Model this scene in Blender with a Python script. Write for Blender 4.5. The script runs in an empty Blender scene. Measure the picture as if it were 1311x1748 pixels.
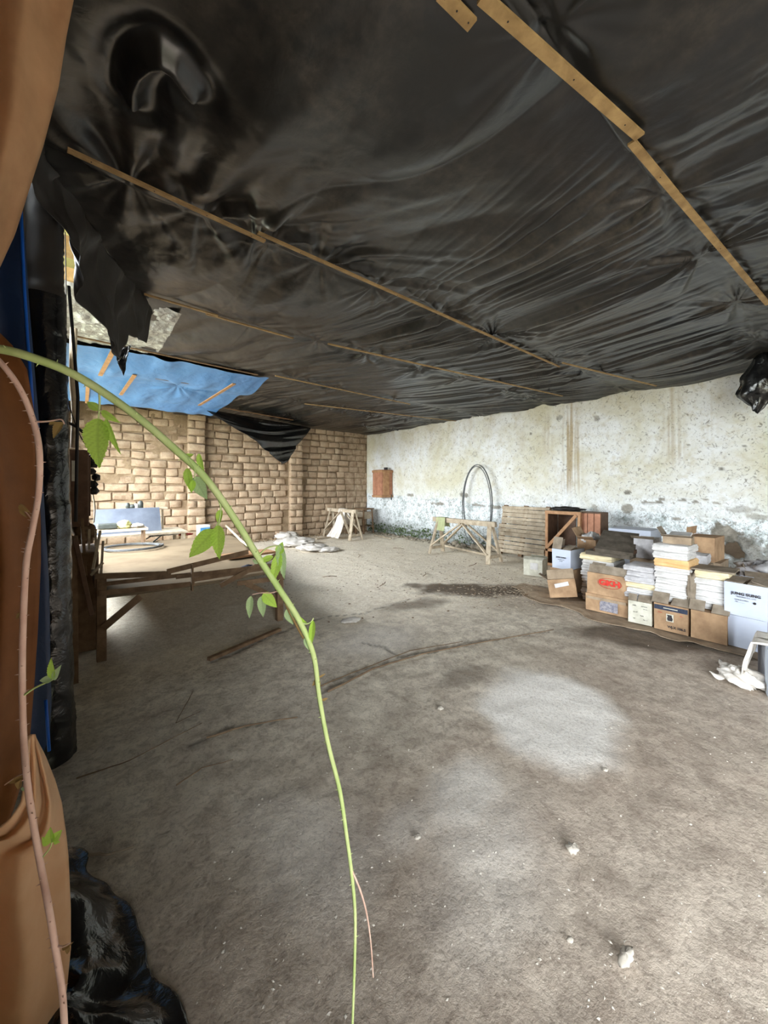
import bpy, math, random
import numpy as np
from mathutils import Vector, Matrix, noise as mnoise

random.seed(7)
NR = np.random.RandomState(7)
SC = bpy.context.scene
COL = SC.collection
PI = math.pi

# ------------------------------------------------------------------ camera
W, H = 1311, 1748
FPX, CX, HY, EYE = 656.0, 655.5, 830.0, 1.5      # focal length, centre and horizon in pixels; eye height
TH = math.asin(0.63)
ST, CT = math.sin(TH), math.cos(TH)
cam_data = bpy.data.cameras.new('camera')
cam_data.sensor_fit = 'VERTICAL'
cam_data.sensor_height = 36.0
cam_data.lens = FPX / H * 36.0
cam_data.shift_y = (HY - H / 2) / H
cam_data.clip_start = 0.02
cam_data.clip_end = 200
cam = bpy.data.objects.new('camera', cam_data)
COL.objects.link(cam)
cam.location = (0, 0, EYE)
cam.rotation_euler = (PI / 2, 0, -TH)
SC.camera = cam

# ------------------------------------------------------------------ light
world = bpy.data.worlds.new('overcast_sky')
SC.world = world
world.use_nodes = True
nt = world.node_tree
nt.nodes.clear()
wo = nt.nodes.new('ShaderNodeOutputWorld')
bg = nt.nodes.new('ShaderNodeBackground')
bg.inputs[0].default_value = (0.90, 0.96, 1.0, 1)
bg.inputs[1].default_value = 10.0
nt.links.new(bg.outputs[0], wo.inputs[0])

def proj(p):
    d = Vector(p) - Vector((0, 0, EYE)); z = d.x * ST + d.y * CT; x = d.x * CT - d.y * ST
    return CX + FPX * x / z, HY - FPX * d.z / z
def portal(loc, rot, sx, sy):
    d = bpy.data.lights.new('sky_portal', 'AREA')
    d.shape = 'RECTANGLE'; d.size = sx; d.size_y = sy
    d.cycles.is_portal = True
    o = bpy.data.objects.new('sky_portal', d); COL.objects.link(o)
    o.location = loc; o.rotation_euler = rot
    return o
# openings of the shed, partly added for light: (wall, from, to, sill, head)
LIGHT_DOOR = (-5.6, -0.70, 0.0, 2.7)  # unseen opening behind the camera, placed and lengthened to spread daylight indoors
WIN1 = (5.0, 9.9, 0.85, 3.0)          # in the left wall, above the workbench
ADDED_SLOT = (7.3, 7.5, 2.9, 3.1)  # unseen front-wall opening added for light, almost shut
portal((-0.2, (LIGHT_DOOR[0] + LIGHT_DOOR[1]) / 2, (LIGHT_DOOR[2] + LIGHT_DOOR[3]) / 2), (0, -PI / 2, 0), LIGHT_DOOR[3] - LIGHT_DOOR[2], LIGHT_DOOR[1] - LIGHT_DOOR[0])
portal((-0.2, (WIN1[0] + WIN1[1]) / 2, (WIN1[2] + WIN1[3]) / 2), (0, -PI / 2, 0), WIN1[3] - WIN1[2], WIN1[1] - WIN1[0])
portal(((ADDED_SLOT[0] + ADDED_SLOT[1]) / 2, -6.05, (ADDED_SLOT[2] + ADDED_SLOT[3]) / 2), (PI / 2, 0, 0), ADDED_SLOT[1] - ADDED_SLOT[0], ADDED_SLOT[3] - ADDED_SLOT[2])

SC.view_settings.view_transform = 'Standard'
SC.view_settings.look = 'None'
SC.view_settings.gamma = 1.0
SC.view_settings.use_curve_mapping = False
SC.view_settings.exposure = 1.4

# ------------------------------------------------------------------ pixel -> world
def ray(x, y):
    dx = (x - CX) / FPX
    return Vector((ST + dx * CT, CT - dx * ST, (HY - y) / FPX))
EYEV = Vector((0, 0, EYE))
def at(x, y, Z): return EYEV + ray(x, y) * Z
def on_z(x, y, z=0.0):
    r = ray(x, y); return EYEV + r * ((z - EYE) / r.z)
def on_a(x, y, a):
    r = ray(x, y); return EYEV + r * (a / r.x)
def on_b(x, y, b):
    r = ray(x, y); return EYEV + r * (b / r.y)

# ------------------------------------------------------------------ noise (numpy)
def _hash(ix, iy, s=0):
    n = (ix * 374761393 + iy * 668265263 + s * 1442695041) & 0xffffffff
    n = ((n ^ (n >> 13)) * 1274126177) & 0xffffffff
    return ((n ^ (n >> 16)) & 0xffff) / 65535.0
def vn(x, y, s=0):
    x = np.asarray(x, float); y = np.asarray(y, float)
    x, y = np.broadcast_arrays(x, y)
    ix = np.floor(x).astype(np.int64); iy = np.floor(y).astype(np.int64)
    fx = x - ix; fy = y - iy
    fx = fx * fx * fx * (fx * (fx * 6 - 15) + 10); fy = fy * fy * fy * (fy * (fy * 6 - 15) + 10)
    a = _hash(ix, iy, s); b = _hash(ix + 1, iy, s); c = _hash(ix, iy + 1, s); d = _hash(ix + 1, iy + 1, s)
    return ((a + (b - a) * fx) * (1 - fy) + (c + (d - c) * fx) * fy) * 2 - 1
def fbm(x, y, s=0, o=4):
    r = 0; am = 1
    for k in range(o):
        r = r + am * vn(x * 2 ** k, y * 2 ** k, s + k); am *= 0.5
    return r / 1.6
def sst(e0, e1, x):
    t = np.clip((x - e0) / (e1 - e0), 0, 1); return t * t * (3 - 2 * t)
def seg_dist(px, py, ax, ay, bx, by):
    dx, dy = bx - ax, by - ay
    t = np.clip(((px - ax) * dx + (py - ay) * dy) / (dx * dx + dy * dy + 1e-9), 0, 1)
    return np.hypot(px - ax - t * dx, py - ay - t * dy)
def ell(px, py, cx, cy, rx, ry, rot=0.0):
    c, s = math.cos(rot), math.sin(rot)
    u = ((px - cx) * c + (py - cy) * s) / rx; v = (-(px - cx) * s + (py - cy) * c) / ry
    return np.hypot(u, v)

# ------------------------------------------------------------------ mesh helpers
class MB:
    def __init__(self): self.v = []; self.f = []; self.sm = []
    def add(self, vs, fs, smooth=False):
        n = len(self.v); self.v += [tuple(p) for p in vs]
        self.f += [tuple(i + n for i in f) for f in fs]; self.sm += [smooth] * len(fs)
        return self
    def box(self, c, s, M=None, bev=0.0):
        x, y, z = s[0] / 2, s[1] / 2, s[2] / 2
        if bev <= 0:
            vs = [(i * x, j * y, k * z) for k in (-1, 1) for j in (-1, 1) for i in (-1, 1)]
            fs = [(0, 2, 3, 1), (4, 5, 7, 6), (0, 1, 5, 4), (2, 6, 7, 3), (0, 4, 6, 2), (1, 3, 7, 5)]
        else:
            bev = min(bev, x * .8, y * .8, z * .8)
            vs = []
            for k in (-1, 1):
                for j in (-1, 1):
                    for i in (-1, 1):
                        vs += [(i * x, j * (y - bev), k * (z - bev)), (i * (x - bev), j * y, k * (z - bev)), (i * (x - bev), j * (y - bev), k * z)]
            def idx(i, j, k): return 3 * (((k + 1) // 2) * 4 + ((j + 1) // 2) * 2 + (i + 1) // 2)
            fs = []
            for s_ in (-1, 1):
                q = [idx(s_, -1, -1), idx(s_, 1, -1), idx(s_, 1, 1), idx(s_, -1, 1)]
                fs.append(tuple(q if s_ > 0 else q[::-1]))
                q = [idx(-1, s_, -1) + 1, idx(1, s_, -1) + 1, idx(1, s_, 1) + 1, idx(-1, s_, 1) + 1]
                fs.append(tuple(q[::-1] if s_ > 0 else q))
                q = [idx(-1, -1, s_) + 2, idx(1, -1, s_) + 2, idx(1, 1, s_) + 2, idx(-1, 1, s_) + 2]
                fs.append(tuple(q if s_ > 0 else q[::-1]))
            for i in (-1, 1):
                for j in (-1, 1):
                    a, b = idx(i, j, -1), idx(i, j, 1)
                    q = (a, a + 1, b + 1, b); fs.append(q if i * j > 0 else q[::-1])
                    a, b = idx(i, -1, j), idx(i, 1, j)
                    q = (a, b, b + 2, a + 2); fs.append(q if i * j > 0 else q[::-1])
                    a, b = idx(-1, i, j), idx(1, i, j)
                    q = (a + 1, a + 2, b + 2, b + 1); fs.append(q if i * j > 0 else q[::-1])
            for i in (-1, 1):
                for j in (-1, 1):
                    for k in (-1, 1):
                        a = idx(i, j, k); fs.append((a, a + 1, a + 2) if i * j * k > 0 else (a, a + 2, a + 1))
        c = Vector(c)
        vs = [(c + (M @ Vector(p) if M else Vector(p))) for p in vs]
        return self.add(vs, fs)
    def bar(self, p0, p1, w, t, up=(0, 0, 1), bev=0.0):
        p0, p1 = Vector(p0), Vector(p1); d = p1 - p0; L = d.length; x = d.normalized(); u = Vector(up)
        if abs(x.dot(u)) > .97: u = Vector((1, 0, 0))
        y = u.cross(x).normalized(); z = x.cross(y)
        M = Matrix((x, y, z)).transposed()
        return self.box((p0 + p1) / 2, (L, w, t), M, bev)
    def tube(self, pts, r, n=8, cap=True):
        pts = [Vector(p) for p in pts]; m = len(pts)
        rs = r if isinstance(r, (list, tuple)) else [r] * m
        vs, fs = [], []
        up = None
        for i, p in enumerate(pts):
            d = (pts[min(i + 1, m - 1)] - pts[max(i - 1, 0)]).normalized()
            if up is None:
                up = Vector((0, 0, 1)) if abs(d.z) < .9 else Vector((1, 0, 0))
            y = (up - d * up.dot(d)).normalized(); up = y; z = d.cross(y)
            for k in range(n):
                a = 2 * PI * k / n; vs.append(p + (y * math.cos(a) + z * math.sin(a)) * rs[i])
        for i in range(m - 1):
            for k in range(n):
                k2 = (k + 1) % n; fs.append((i * n + k, i * n + k2, (i + 1) * n + k2, (i + 1) * n + k))
        if cap: fs += [tuple(range(n))[::-1], tuple((m - 1) * n + k for k in range(n))]
        return self.add(vs, fs, True)
    def grid(self, P, smooth=True, closed=False):
        """P: array (n, m, 3)"""
        n, m = P.shape[:2]
        vs = [tuple(map(float, p)) for p in P.reshape(-1, 3)]
        fs = [(i * m + j, i * m + j + 1, (i + 1) * m + j + 1, (i + 1) * m + j) for i in range(n - 1) for j in range(m - 1)]
        return self.add(vs, fs, smooth)
    def rock(self, c, s, seed=0, n=1):
        rr = random.Random(seed)
        g = (1 + 5 ** .5) / 2
        vs = [(-1, g, 0), (1, g, 0), (-1, -g, 0), (1, -g, 0), (0, -1, g), (0, 1, g), (0, -1, -g), (0, 1, -g), (g, 0, -1), (g, 0, 1), (-g, 0, -1), (-g, 0, 1)]
        fs = [(0, 11, 5), (0, 5, 1), (0, 1, 7), (0, 7, 10), (0, 10, 11), (1, 5, 9), (5, 11, 4), (11, 10, 2), (10, 7, 6), (7, 1, 8), (3, 9, 4), (3, 4, 2), (3, 2, 6), (3, 6, 8), (3, 8, 9), (4, 9, 5), (2, 4, 11), (6, 2, 10), (8, 6, 7), (9, 8, 1)]
        R = Matrix.Rotation(rr.uniform(0, 6.28), 3, 'Z')
        out = []
        for p in vs:
            q = Vector(p).normalized() * rr.uniform(.72, 1.05); q = Vector((q.x * s[0], q.y * s[1], q.z * s[2])); out.append(Vector(c) + R @ q)
        return self.add(out, fs)
    def build(self, name, mat, parent=None):
        me = bpy.data.meshes.new(name)
        me.from_pydata(self.v, [], self.f); me.update()
        me.polygons.foreach_set('use_smooth', self.sm)
        if mat: me.materials.append(mat)
        o = bpy.data.objects.new(name, me); COL.objects.link(o)
        if parent: o.parent = parent
        return o
def recenter(o):
    """move the origin of a top-level mesh to the middle of its base"""
    me = o.data; n = len(me.vertices); c = np.empty(n * 3); me.vertices.foreach_get('co', c); c = c.reshape(-1, 3)
    m = np.array([(c[:, 0].min() + c[:, 0].max()) / 2, (c[:, 1].min() + c[:, 1].max()) / 2, c[:, 2].min()])
    me.vertices.foreach_set('co', (c - m).ravel()); me.update(); o.location = o.location + Vector(m)
    return o
def tag(o, label, cat, group=None, kind=None):
    if label: o['label'] = label
    if cat: o['category'] = cat
    if group: o['group'] = group
    if kind: o['kind'] = kind
    return o
def thing(name, label, cat, loc=(0, 0, 0), rotz=0.0, group=None):
    o = bpy.data.objects.new(name, None); COL.objects.link(o); o.empty_display_size = .1
    o.location = loc; o.rotation_euler = (0, 0, rotz)
    return tag(o, label, cat, group)
def grid_obj(name, A, B, Z, mat, parent=None, smooth=True, attr=None):
    """fast regular grid from 2-D arrays"""
    n, m = A.shape
    me = bpy.data.meshes.new(name)
    co = np.stack([A, B, Z], -1).reshape(-1, 3)
    idx = np.arange(n * m).reshape(n, m)
    q = np.stack([idx[:-1, :-1], idx[:-1, 1:], idx[1:, 1:], idx[1:, :-1]], -1).reshape(-1, 4)
    return raw_mesh(name, co, q, mat, parent, smooth, attr)
def raw_mesh(name, co, q, mat, parent=None, smooth=True, attr=None):
    me = bpy.data.meshes.new(name)
    me.vertices.add(len(co)); me.vertices.foreach_set('co', np.asarray(co, np.float32).ravel())
    me.loops.add(q.size); me.loops.foreach_set('vertex_index', q.ravel().astype(np.int32))
    me.polygons.add(len(q)); me.polygons.foreach_set('loop_start', np.arange(0, q.size, q.shape[1], dtype=np.int32))
    me.update(calc_edges=True)
    me.polygons.foreach_set('use_smooth', np.full(len(q), smooth))
    if attr is not None:
        ca = me.color_attributes.new('mask', 'FLOAT_COLOR', 'POINT')
        ca.data.foreach_set('color', np.asarray(attr, np.float32).ravel())
    me.materials.append(mat)
    o = bpy.data.objects.new(name, me); COL.objects.link(o)
    if parent: o.parent = parent
    return o

# ------------------------------------------------------------------ material helpers
def S(r, g, b):
    f = lambda c: (c / 255 / 12.92) if c <= 10 else ((c / 255 + .055) / 1.055) ** 2.4
    return (f(r), f(g), f(b), 1)
class Mat:
    def __init__(self, name, rough=.8, spec=.3):
        self.m = bpy.data.materials.new(name); self.m.use_nodes = True
        self.t = self.m.node_tree; self.t.nodes.clear()
        self.out = self.n('ShaderNodeOutputMaterial'); self.p = self.n('ShaderNodeBsdfPrincipled')
        self.t.links.new(self.p.outputs[0], self.out.inputs[0])
        self.p.inputs['Roughness'].default_value = rough
        self.p.inputs['Specular IOR Level'].default_value = spec
        self.tc = self.n('ShaderNodeTexCoord')
        self.co = self.tc.outputs['Object']
    def n(self, t, **k):
        x = self.t.nodes.new(t)
        for a, b in k.items(): setattr(x, a, b)
        return x
    def set(self, sock, v):
        if hasattr(v, 'is_linked') or isinstance(v, bpy.types.NodeSocket): self.t.links.new(v, sock)
        else: sock.default_value = v
    def scale(self, s, co=None):
        m = self.n('ShaderNodeMapping'); self.set(m.inputs[0], co or self.co); m.inputs['Scale'].default_value = s
        return m.outputs[0]
    def noise(self, sc, det=4, rough=.55, co=None, dist=0.0):
        x = self.n('ShaderNodeTexNoise'); self.set(x.inputs['Vector'], co or self.co)
        x.inputs['Scale'].default_value = sc; x.inputs['Detail'].default_value = det; x.inputs['Roughness'].default_value = rough
        x.inputs['Distortion'].default_value = dist
        return x.outputs[0]
    def voro(self, sc, feat='F1', co=None, out=0, rnd=1.0):
        x = self.n('ShaderNodeTexVoronoi'); x.feature = feat; self.set(x.inputs['Vector'], co or self.co)
        x.inputs['Scale'].default_value = sc; x.inputs['Randomness'].default_value = rnd
        return x.outputs[out]
    def ramp(self, f, stops, interp='LINEAR'):
        x = self.n('ShaderNodeValToRGB'); self.set(x.inputs[0], f); cr = x.color_ramp; cr.interpolation = interp
        while len(cr.elements) < len(stops): cr.elements.new(.5)
        for e, (p, c) in zip(cr.elements, stops):
            e.position = p; e.color = c if isinstance(c, (tuple, list)) else (c, c, c, 1)
        return x.outputs[0]
    def mix(self, f, a, b, mode='MIX'):
        x = self.n('ShaderNodeMix'); x.data_type = 'RGBA'; x.blend_type = mode
        self.set(x.inputs[0], f); self.set(x.inputs[6], a); self.set(x.inputs[7], b)
        return x.outputs[2]
    def math(self, op, a, b=0.0, clamp=False):
        x = self.n('ShaderNodeMath'); x.operation = op; x.use_clamp = clamp
        self.set(x.inputs[0], a); self.set(x.inputs[1], b)
        return x.outputs[0]
    def attr(self, name='mask'):
        x = self.n('ShaderNodeVertexColor'); x.layer_name = name
        s = self.n('ShaderNodeSeparateColor'); self.t.links.new(x.outputs[0], s.inputs[0])
        return s.outputs[0], s.outputs[1], s.outputs[2], x.outputs[1]
    def rnd(self): return self.n('ShaderNodeObjectInfo').outputs['Random']
    def bump(self, h, strength=.5, dist=.01, prev=None):
        x = self.n('ShaderNodeBump'); self.set(x.inputs['Height'], h)
        x.inputs['Strength'].default_value = strength; x.inputs['Distance'].default_value = dist
        if prev is not None: self.set(x.inputs['Normal'], prev)
        self.t.links.new(x.outputs[0], self.p.inputs['Normal']); return x.outputs[0]
    def col(self, c): self.set(self.p.inputs['Base Color'], c); return self
    def rough(self, r): self.set(self.p.inputs['Roughness'], r); return self

def wood(name, c1, c2, rough=.75, sc=1.0, var=.25):
    m = Mat(name, rough, .25)
    g = m.noise(9 * sc, 5, .6, m.scale((1, 1, 1)), .4)
    g2 = m.noise(60 * sc, 3, .5, m.scale((.5, 1, 1)))
    c = m.mix(m.ramp(g, [(.3, 0.0), (.7, 1.0)]), c1, c2)
    r = m.rnd(); k = m.math('MULTIPLY_ADD', r, var)
    k.node.inputs[2].default_value = 1 - var / 2
    c = m.mix(1.0, c, m.ramp(k, [(0, 0.0), (1, 1.0)]), 'MULTIPLY')
    m.col(c); m.bump(g2, .25, .004); return m.m
def plain(name, c1, c2, rough=.8, sc=6.0, spec=.25, bump=.2, bsc=40, bd=.004):
    m = Mat(name, rough, spec); c = m.mix(m.ramp(m.noise(sc, 5, .6), [(.3, 0.0), (.7, 1.0)]), c1, c2)
    m.col(c)
    if bump: m.bump(m.noise(bsc, 4, .6), bump, bd)
    return m.m

M = {}
M['board'] = wood('pale_dusty_wood', S(150, 134, 112), S(196, 182, 160))
M['lath'] = wood('pale_lath_wood', S(150, 120, 82), S(196, 164, 116), .7)
M['orange_wood'] = wood('orange_brown_wood', S(150, 110, 78), S(190, 148, 110), .65)
M['red_wood'] = wood('reddish_wood', S(150, 102, 78), S(186, 134, 106), .6)
M['dark_wood'] = wood('dark_brown_wood', S(80, 58, 44), S(108, 82, 64), .6)
M['bench_wood'] = wood('dirty_bench_wood', S(98, 76, 56), S(140, 114, 88), .8)
M['card'] = plain('brown_cardboard', S(140, 112, 86), S(188, 156, 122), .85, 6, .2, .35, 18, .008)
M['card2'] = plain('faded_cardboard', S(128, 112, 94), S(176, 156, 132), .9, 7, .2, .4, 18, .008)
M['card_dust'] = plain('dusty_cardboard_top', S(112, 100, 86), S(156, 144, 128), .95, 8, .1, .2, 60)
M['card_dark'] = plain('soot_dark_cardboard', S(72, 66, 58), S(100, 92, 82), .95, 12, .1, .5, 60)
M['card_white'] = plain('white_cardboard', S(180, 188, 206), S(200, 206, 218), .6, 2, .3, .08, 12)
M['card_cream'] = plain('stained_white_cardboard', S(176, 172, 156), S(216, 214, 200), .8, 9, .2, .1, 30)
M['paper'] = plain('white_wrapping_paper', S(192, 190, 188), S(218, 216, 214), .7, 14, .25, .5, 22, .01)
M['paper_grey'] = plain('grey_wrapping_paper', S(166, 164, 166), S(204, 202, 204), .75, 14, .25, .5, 22, .01)
M['paper_cream'] = plain('cream_wrapping_paper', S(206, 190, 150), S(230, 218, 186), .7, 12, .25, .5, 22, .01)
M['paper_orange'] = plain('orange_wrapping_paper', S(206, 164, 110), S(228, 190, 138), .6, 10, .3, .5, 20, .01)
M['cloth_white'] = plain('dirty_white_cloth', S(196, 188, 178), S(226, 220, 212), .9, 8, .1, .4, 60)
M['cloth_green'] = plain('faded_green_cloth', S(146, 152, 112), S(170, 174, 136), .95, 8, .1, .3, 80)
M['ink'] = plain('dark_blue_ink', S(40, 46, 62), S(66, 72, 88), .7, 30, .2, 0)
M['ink_black'] = plain('faded_black_ink', S(40, 38, 40), S(70, 66, 68), .7, 30, .2, 0)
M['red_ink'] = plain('red_ink', S(190, 44, 40), S(206, 74, 62), .7, 30, .2, 0)
M['metal_sheet'] = plain('grey_metal_sheet', S(84, 90, 102), S(112, 118, 130), .5, 3, .3, .2, 5)
M['black_pipe'] = plain('black_plastic_pipe', S(78, 80, 82), S(110, 112, 112), .5, 20, .4, 0)
M['wire'] = plain('black_wire', S(24, 22, 22), S(44, 40, 38), .6, 20, .3, 0)
M['dark_metal'] = plain('dark_metal', S(48, 52, 48), S(70, 74, 70), .5, 20, .4, 0)
M['blue_tin'] = plain('blue_printed_tin', S(60, 140, 200), S(96, 170, 220), .4, 8, .4, 0)
M['white_paint'] = plain('white_plastic', S(220, 220, 216), S(236, 236, 232), .5, 8, .4, 0)
M['stone'] = plain('pale_stone', S(176, 166, 152), S(206, 198, 186), .9, 20, .2, .4, 60)
M['pebble'] = plain('mixed_pebbles', S(150, 140, 126), S(214, 206, 194), .9, 8, .2, 0)
M['litter'] = plain('dry_leaf_litter', S(86, 66, 48), S(128, 100, 72), .95, 9, .1, 0)
M['rubble'] = plain('grey_rubble', S(120, 112, 98), S(160, 150, 134), .95, 12, .1, .4, 40)
M['moss'] = plain('green_moss', S(56, 72, 44), S(96, 110, 74), .95, 14, .1, .4, 60)
M['yellow'] = plain('yellow_crumpled_plastic', S(214, 208, 130), S(232, 228, 168), .6, 20, .3, .2)
M['twig'] = wood('dry_twig', S(104, 84, 66), S(140, 118, 94), .85)
M['red_bag'] = plain('red_printed_wrapper', S(150, 50, 46), S(180, 90, 80), .6, 30, .3, 0)
M['tape'] = plain('clear_tape_with_blue_print', S(96, 98, 118), S(170, 166, 168), .25, 34, .5, .3, 60)

# black polythene: glossy, dusty in places
def poly(name, base, dust, rough, amount=.5, bsc=9.0, bstr=.35):
    m = Mat(name, rough, .5)
    m.p.inputs['Specular IOR Level'].default_value = .8
    d = m.ramp(m.noise(1.3, 6, .65), [(.42, 0.0), (.68, 1.0)])
    d2 = m.ramp(m.noise(14, 4, .7), [(.35, 0.0), (.75, 1.0)])
    f = m.math('MULTIPLY', m.math('MULTIPLY', d, d2), amount)
    m.col(m.mix(f, base, dust))
    m.rough(m.math('ADD', m.math('MULTIPLY', f, .4), rough))
    m.bump(m.noise(bsc, 4, .55, None, .6), bstr, .02)
    return m.m
M['poly'] = poly('black_polythene', S(25, 25, 26), S(112, 100, 88), .31, .6, 7, .2)
M['poly_shiny'] = poly('shiny_black_polythene', S(12, 13, 15), S(40, 40, 42), .2, .3, 16, .35)
M['poly_matt'] = poly('dusty_black_polythene', S(34, 29, 25), S(66, 58, 48), .5, .6, 6, .2)
M['poly_silver'] = poly('silvery_plastic_film', S(176, 176, 176), S(210, 212, 212), .2, .6, 16, .9)
M['blue'] = poly('blue_tarpaulin', S(76, 134, 204), S(116, 160, 212), .5, .5, 9, .5)
M['blue_dark'] = poly('dark_blue_tarpaulin', S(26, 52, 92), S(44, 76, 120), .5, .5, 9, .4)
M['blue_bright'] = plain('bright_blue_hem', S(14, 84, 190), S(30, 108, 214), .45, 8, .4, 0)

def sheet_cloth(name, c1, c2, trans=.25, veins=False):
    m = Mat(name, .6, .3)
    c = m.mix(m.ramp(m.noise(4, 5, .6), [(.35, 0.0), (.7, 1.0)]), c1, c2)
    if veins: c = m.mix(m.math('MULTIPLY', m.attr('vein')[0], .6), c, (c1[0] * .45, c1[1] * .5, c1[2] * .5, 1))
    m.col(c)
    m.bump(m.noise(180, 2, .5), .15, .001)
    tr = m.n('ShaderNodeBsdfTranslucent'); tr.inputs[0].default_value = c2
    mx = m.n('ShaderNodeMixShader'); mx.inputs[0].default_value = trans
    m.t.links.new(m.p.outputs[0], mx.inputs[1]); m.t.links.new(tr.outputs[0], mx.inputs[2]); m.t.links.new(mx.outputs[0], m.out.inputs[0])
    return m.m
M['tan'] = sheet_cloth('tan_tarpaulin', S(190, 146, 106), S(226, 182, 138), .2)
M['tan_lit'] = sheet_cloth('lit_tan_tarpaulin', S(226, 180, 136), S(248, 214, 176), .25)  # lighter copy of the tan cloth, making up for light missing below
M['brown'] = sheet_cloth('brown_tarpaulin', S(128, 82, 46), S(164, 106, 62), .15)
M['roof_yellow'] = sheet_cloth('yellow_translucent_roof_sheet', S(170, 162, 112), S(196, 190, 140), .12)
M['leaf'] = sheet_cloth('bramble_leaf_green', S(190, 235, 80), S(222, 252, 130), .5, True)
M['leaf_pale'] = sheet_cloth('bramble_leaf_pale_underside', S(176, 206, 142), S(208, 228, 178), .45, True)
M['leaf_dry'] = sheet_cloth('withered_leaf', S(140, 110, 66), S(188, 158, 104), .3)
M['stem_green'] = plain('green_bramble_stem', S(176, 200, 120), S(214, 224, 160), .55, 20, .35, .1)
M['stem_yellow'] = plain('yellow_green_bramble_stem', S(178, 176, 110), S(212, 206, 146), .55, 20, .35, .1)
M['stem_pink'] = plain('pinkish_bramble_stem', S(206, 164, 146), S(236, 204, 188), .55, 20, .35, .1)

# floor
m = Mat('trodden_earth_and_screed', .92, .15)
dR, dG, dB, dA = m.attr()
big = m.noise(.9, 6, .6, None, .5); mid = m.noise(7, 6, .65); fine = m.noise(70, 4, .7)
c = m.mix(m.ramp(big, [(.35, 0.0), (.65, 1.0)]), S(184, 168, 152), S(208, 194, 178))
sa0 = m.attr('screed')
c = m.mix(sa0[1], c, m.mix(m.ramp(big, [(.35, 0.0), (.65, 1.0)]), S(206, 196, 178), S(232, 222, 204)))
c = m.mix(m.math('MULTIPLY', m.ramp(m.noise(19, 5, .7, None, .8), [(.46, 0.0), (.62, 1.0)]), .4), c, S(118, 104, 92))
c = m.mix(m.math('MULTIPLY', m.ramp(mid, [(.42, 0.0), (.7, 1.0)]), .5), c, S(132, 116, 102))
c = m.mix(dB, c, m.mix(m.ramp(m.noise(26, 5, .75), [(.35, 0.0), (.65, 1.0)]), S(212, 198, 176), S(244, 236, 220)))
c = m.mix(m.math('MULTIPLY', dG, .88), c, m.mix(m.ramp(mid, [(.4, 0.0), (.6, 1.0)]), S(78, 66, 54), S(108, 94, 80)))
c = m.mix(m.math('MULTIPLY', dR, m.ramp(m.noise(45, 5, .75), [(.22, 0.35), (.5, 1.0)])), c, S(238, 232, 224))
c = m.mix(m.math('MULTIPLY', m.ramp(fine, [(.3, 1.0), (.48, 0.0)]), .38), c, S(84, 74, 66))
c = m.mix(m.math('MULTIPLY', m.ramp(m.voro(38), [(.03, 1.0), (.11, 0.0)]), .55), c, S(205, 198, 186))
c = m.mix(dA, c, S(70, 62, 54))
m.col(c)
b1 = m.bump(mid, .5, .02); m.bump(fine, .6, .006, b1)
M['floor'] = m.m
# plastered wall: r brown water streaks, g peeled flaky zone, b bare grey patches, a moss/damp
m = Mat('old_limewashed_plaster', .9, .15)
dR, dG, dB, dA = m.attr()
big = m.noise(.8, 6, .65, None, .4); mid = m.noise(5, 7, .7); fine = m.noise(34, 5, .7)
c = m.mix(m.ramp(big, [(.36, 0.0), (.60, 1.0)]), S(208, 204, 182), S(230, 232, 232))
c = m.mix(m.math('MULTIPLY', m.ramp(mid, [(.5, 0.0), (.7, 1.0)]), .6), c, S(192, 182, 154))
c = m.mix(dG, c, m.mix(m.ramp(m.noise(7, 7, .78), [(.38, 0.0), (.52, 1.0)]), S(170, 180, 178), S(236, 242, 244)))
c = m.mix(m.math('MULTIPLY', dR, .75), c, S(160, 136, 92))
chips = m.ramp(m.noise(14, 6, .8, None, 1.6), [(.585, 0.0), (.61, 1.0)])
chips2 = m.math('MULTIPLY', dG, m.ramp(m.noise(13, 6, .8, None, 1.6), [(.54, 0.0), (.58, 1.0)]))
chips = m.math('MAXIMUM', m.math('MULTIPLY', chips, .7), m.math('MULTIPLY', chips2, .65))
spots = m.ramp(m.voro(9, 'F1', None), [(.035, 1.0), (.06, 0.0)])
chips = m.math('MAXIMUM', chips, m.math('MULTIPLY', spots, .7))
c = m.mix(chips, c, S(120, 112, 98))
c = m.mix(dB, c, m.mix(m.ramp(mid, [(.4, 0.0), (.6, 1.0)]), S(112, 108, 98), S(158, 152, 140)))
c = m.mix(m.math('MULTIPLY', dA, m.ramp(m.noise(18, 5, .7), [(.35, 0.2), (.6, 1.0)])), c, S(62, 66, 50))
m.col(c)
hb = m.math('SUBTRACT', m.math('MULTIPLY', mid, .6), m.math('MULTIPLY', chips, .5))
b1 = m.bump(hb, .6, .02); m.bump(fine, .5, .004, b1)
M['plaster'] = m.m
# bricks
def brickmat(name, c1, c2, c3):
    m = Mat(name, .95, .1)
    co = m.tc.outputs['Object']
    r = m.rnd()
    gco = m.n('ShaderNodeNewGeometry').outputs['Position']
    c = m.mix(r, c1, c2)
    c = m.mix(m.ramp(m.noise(6, 6, .7, gco), [(.4, 0.0), (.7, 1.0)]), c, c3)
    c = m.mix(m.math('MULTIPLY', m.ramp(m.noise(60, 4, .7, gco), [(.3, 1.0), (.5, 0.0)]), .35), c, S(110, 88, 66))
    m.col(c)
    b1 = m.bump(m.noise(9, 6, .75, gco), .7, .03); m.bump(m.noise(45, 4, .75, gco), .6, .008, b1)
    return m.m
M['brick'] = brickmat('weathered_earth_brick', S(142, 120, 98), S(178, 152, 126), S(190, 170, 144))
M['mortar'] = brickmat('crumbling_earth_mortar', S(128, 108, 84), S(138, 118, 94), S(160, 140, 114))
M['dark_wall'] = plain('dark_rough_wall', S(84, 72, 60), S(112, 98, 82), .95, 4, .1, .6, 14, .02)
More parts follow.
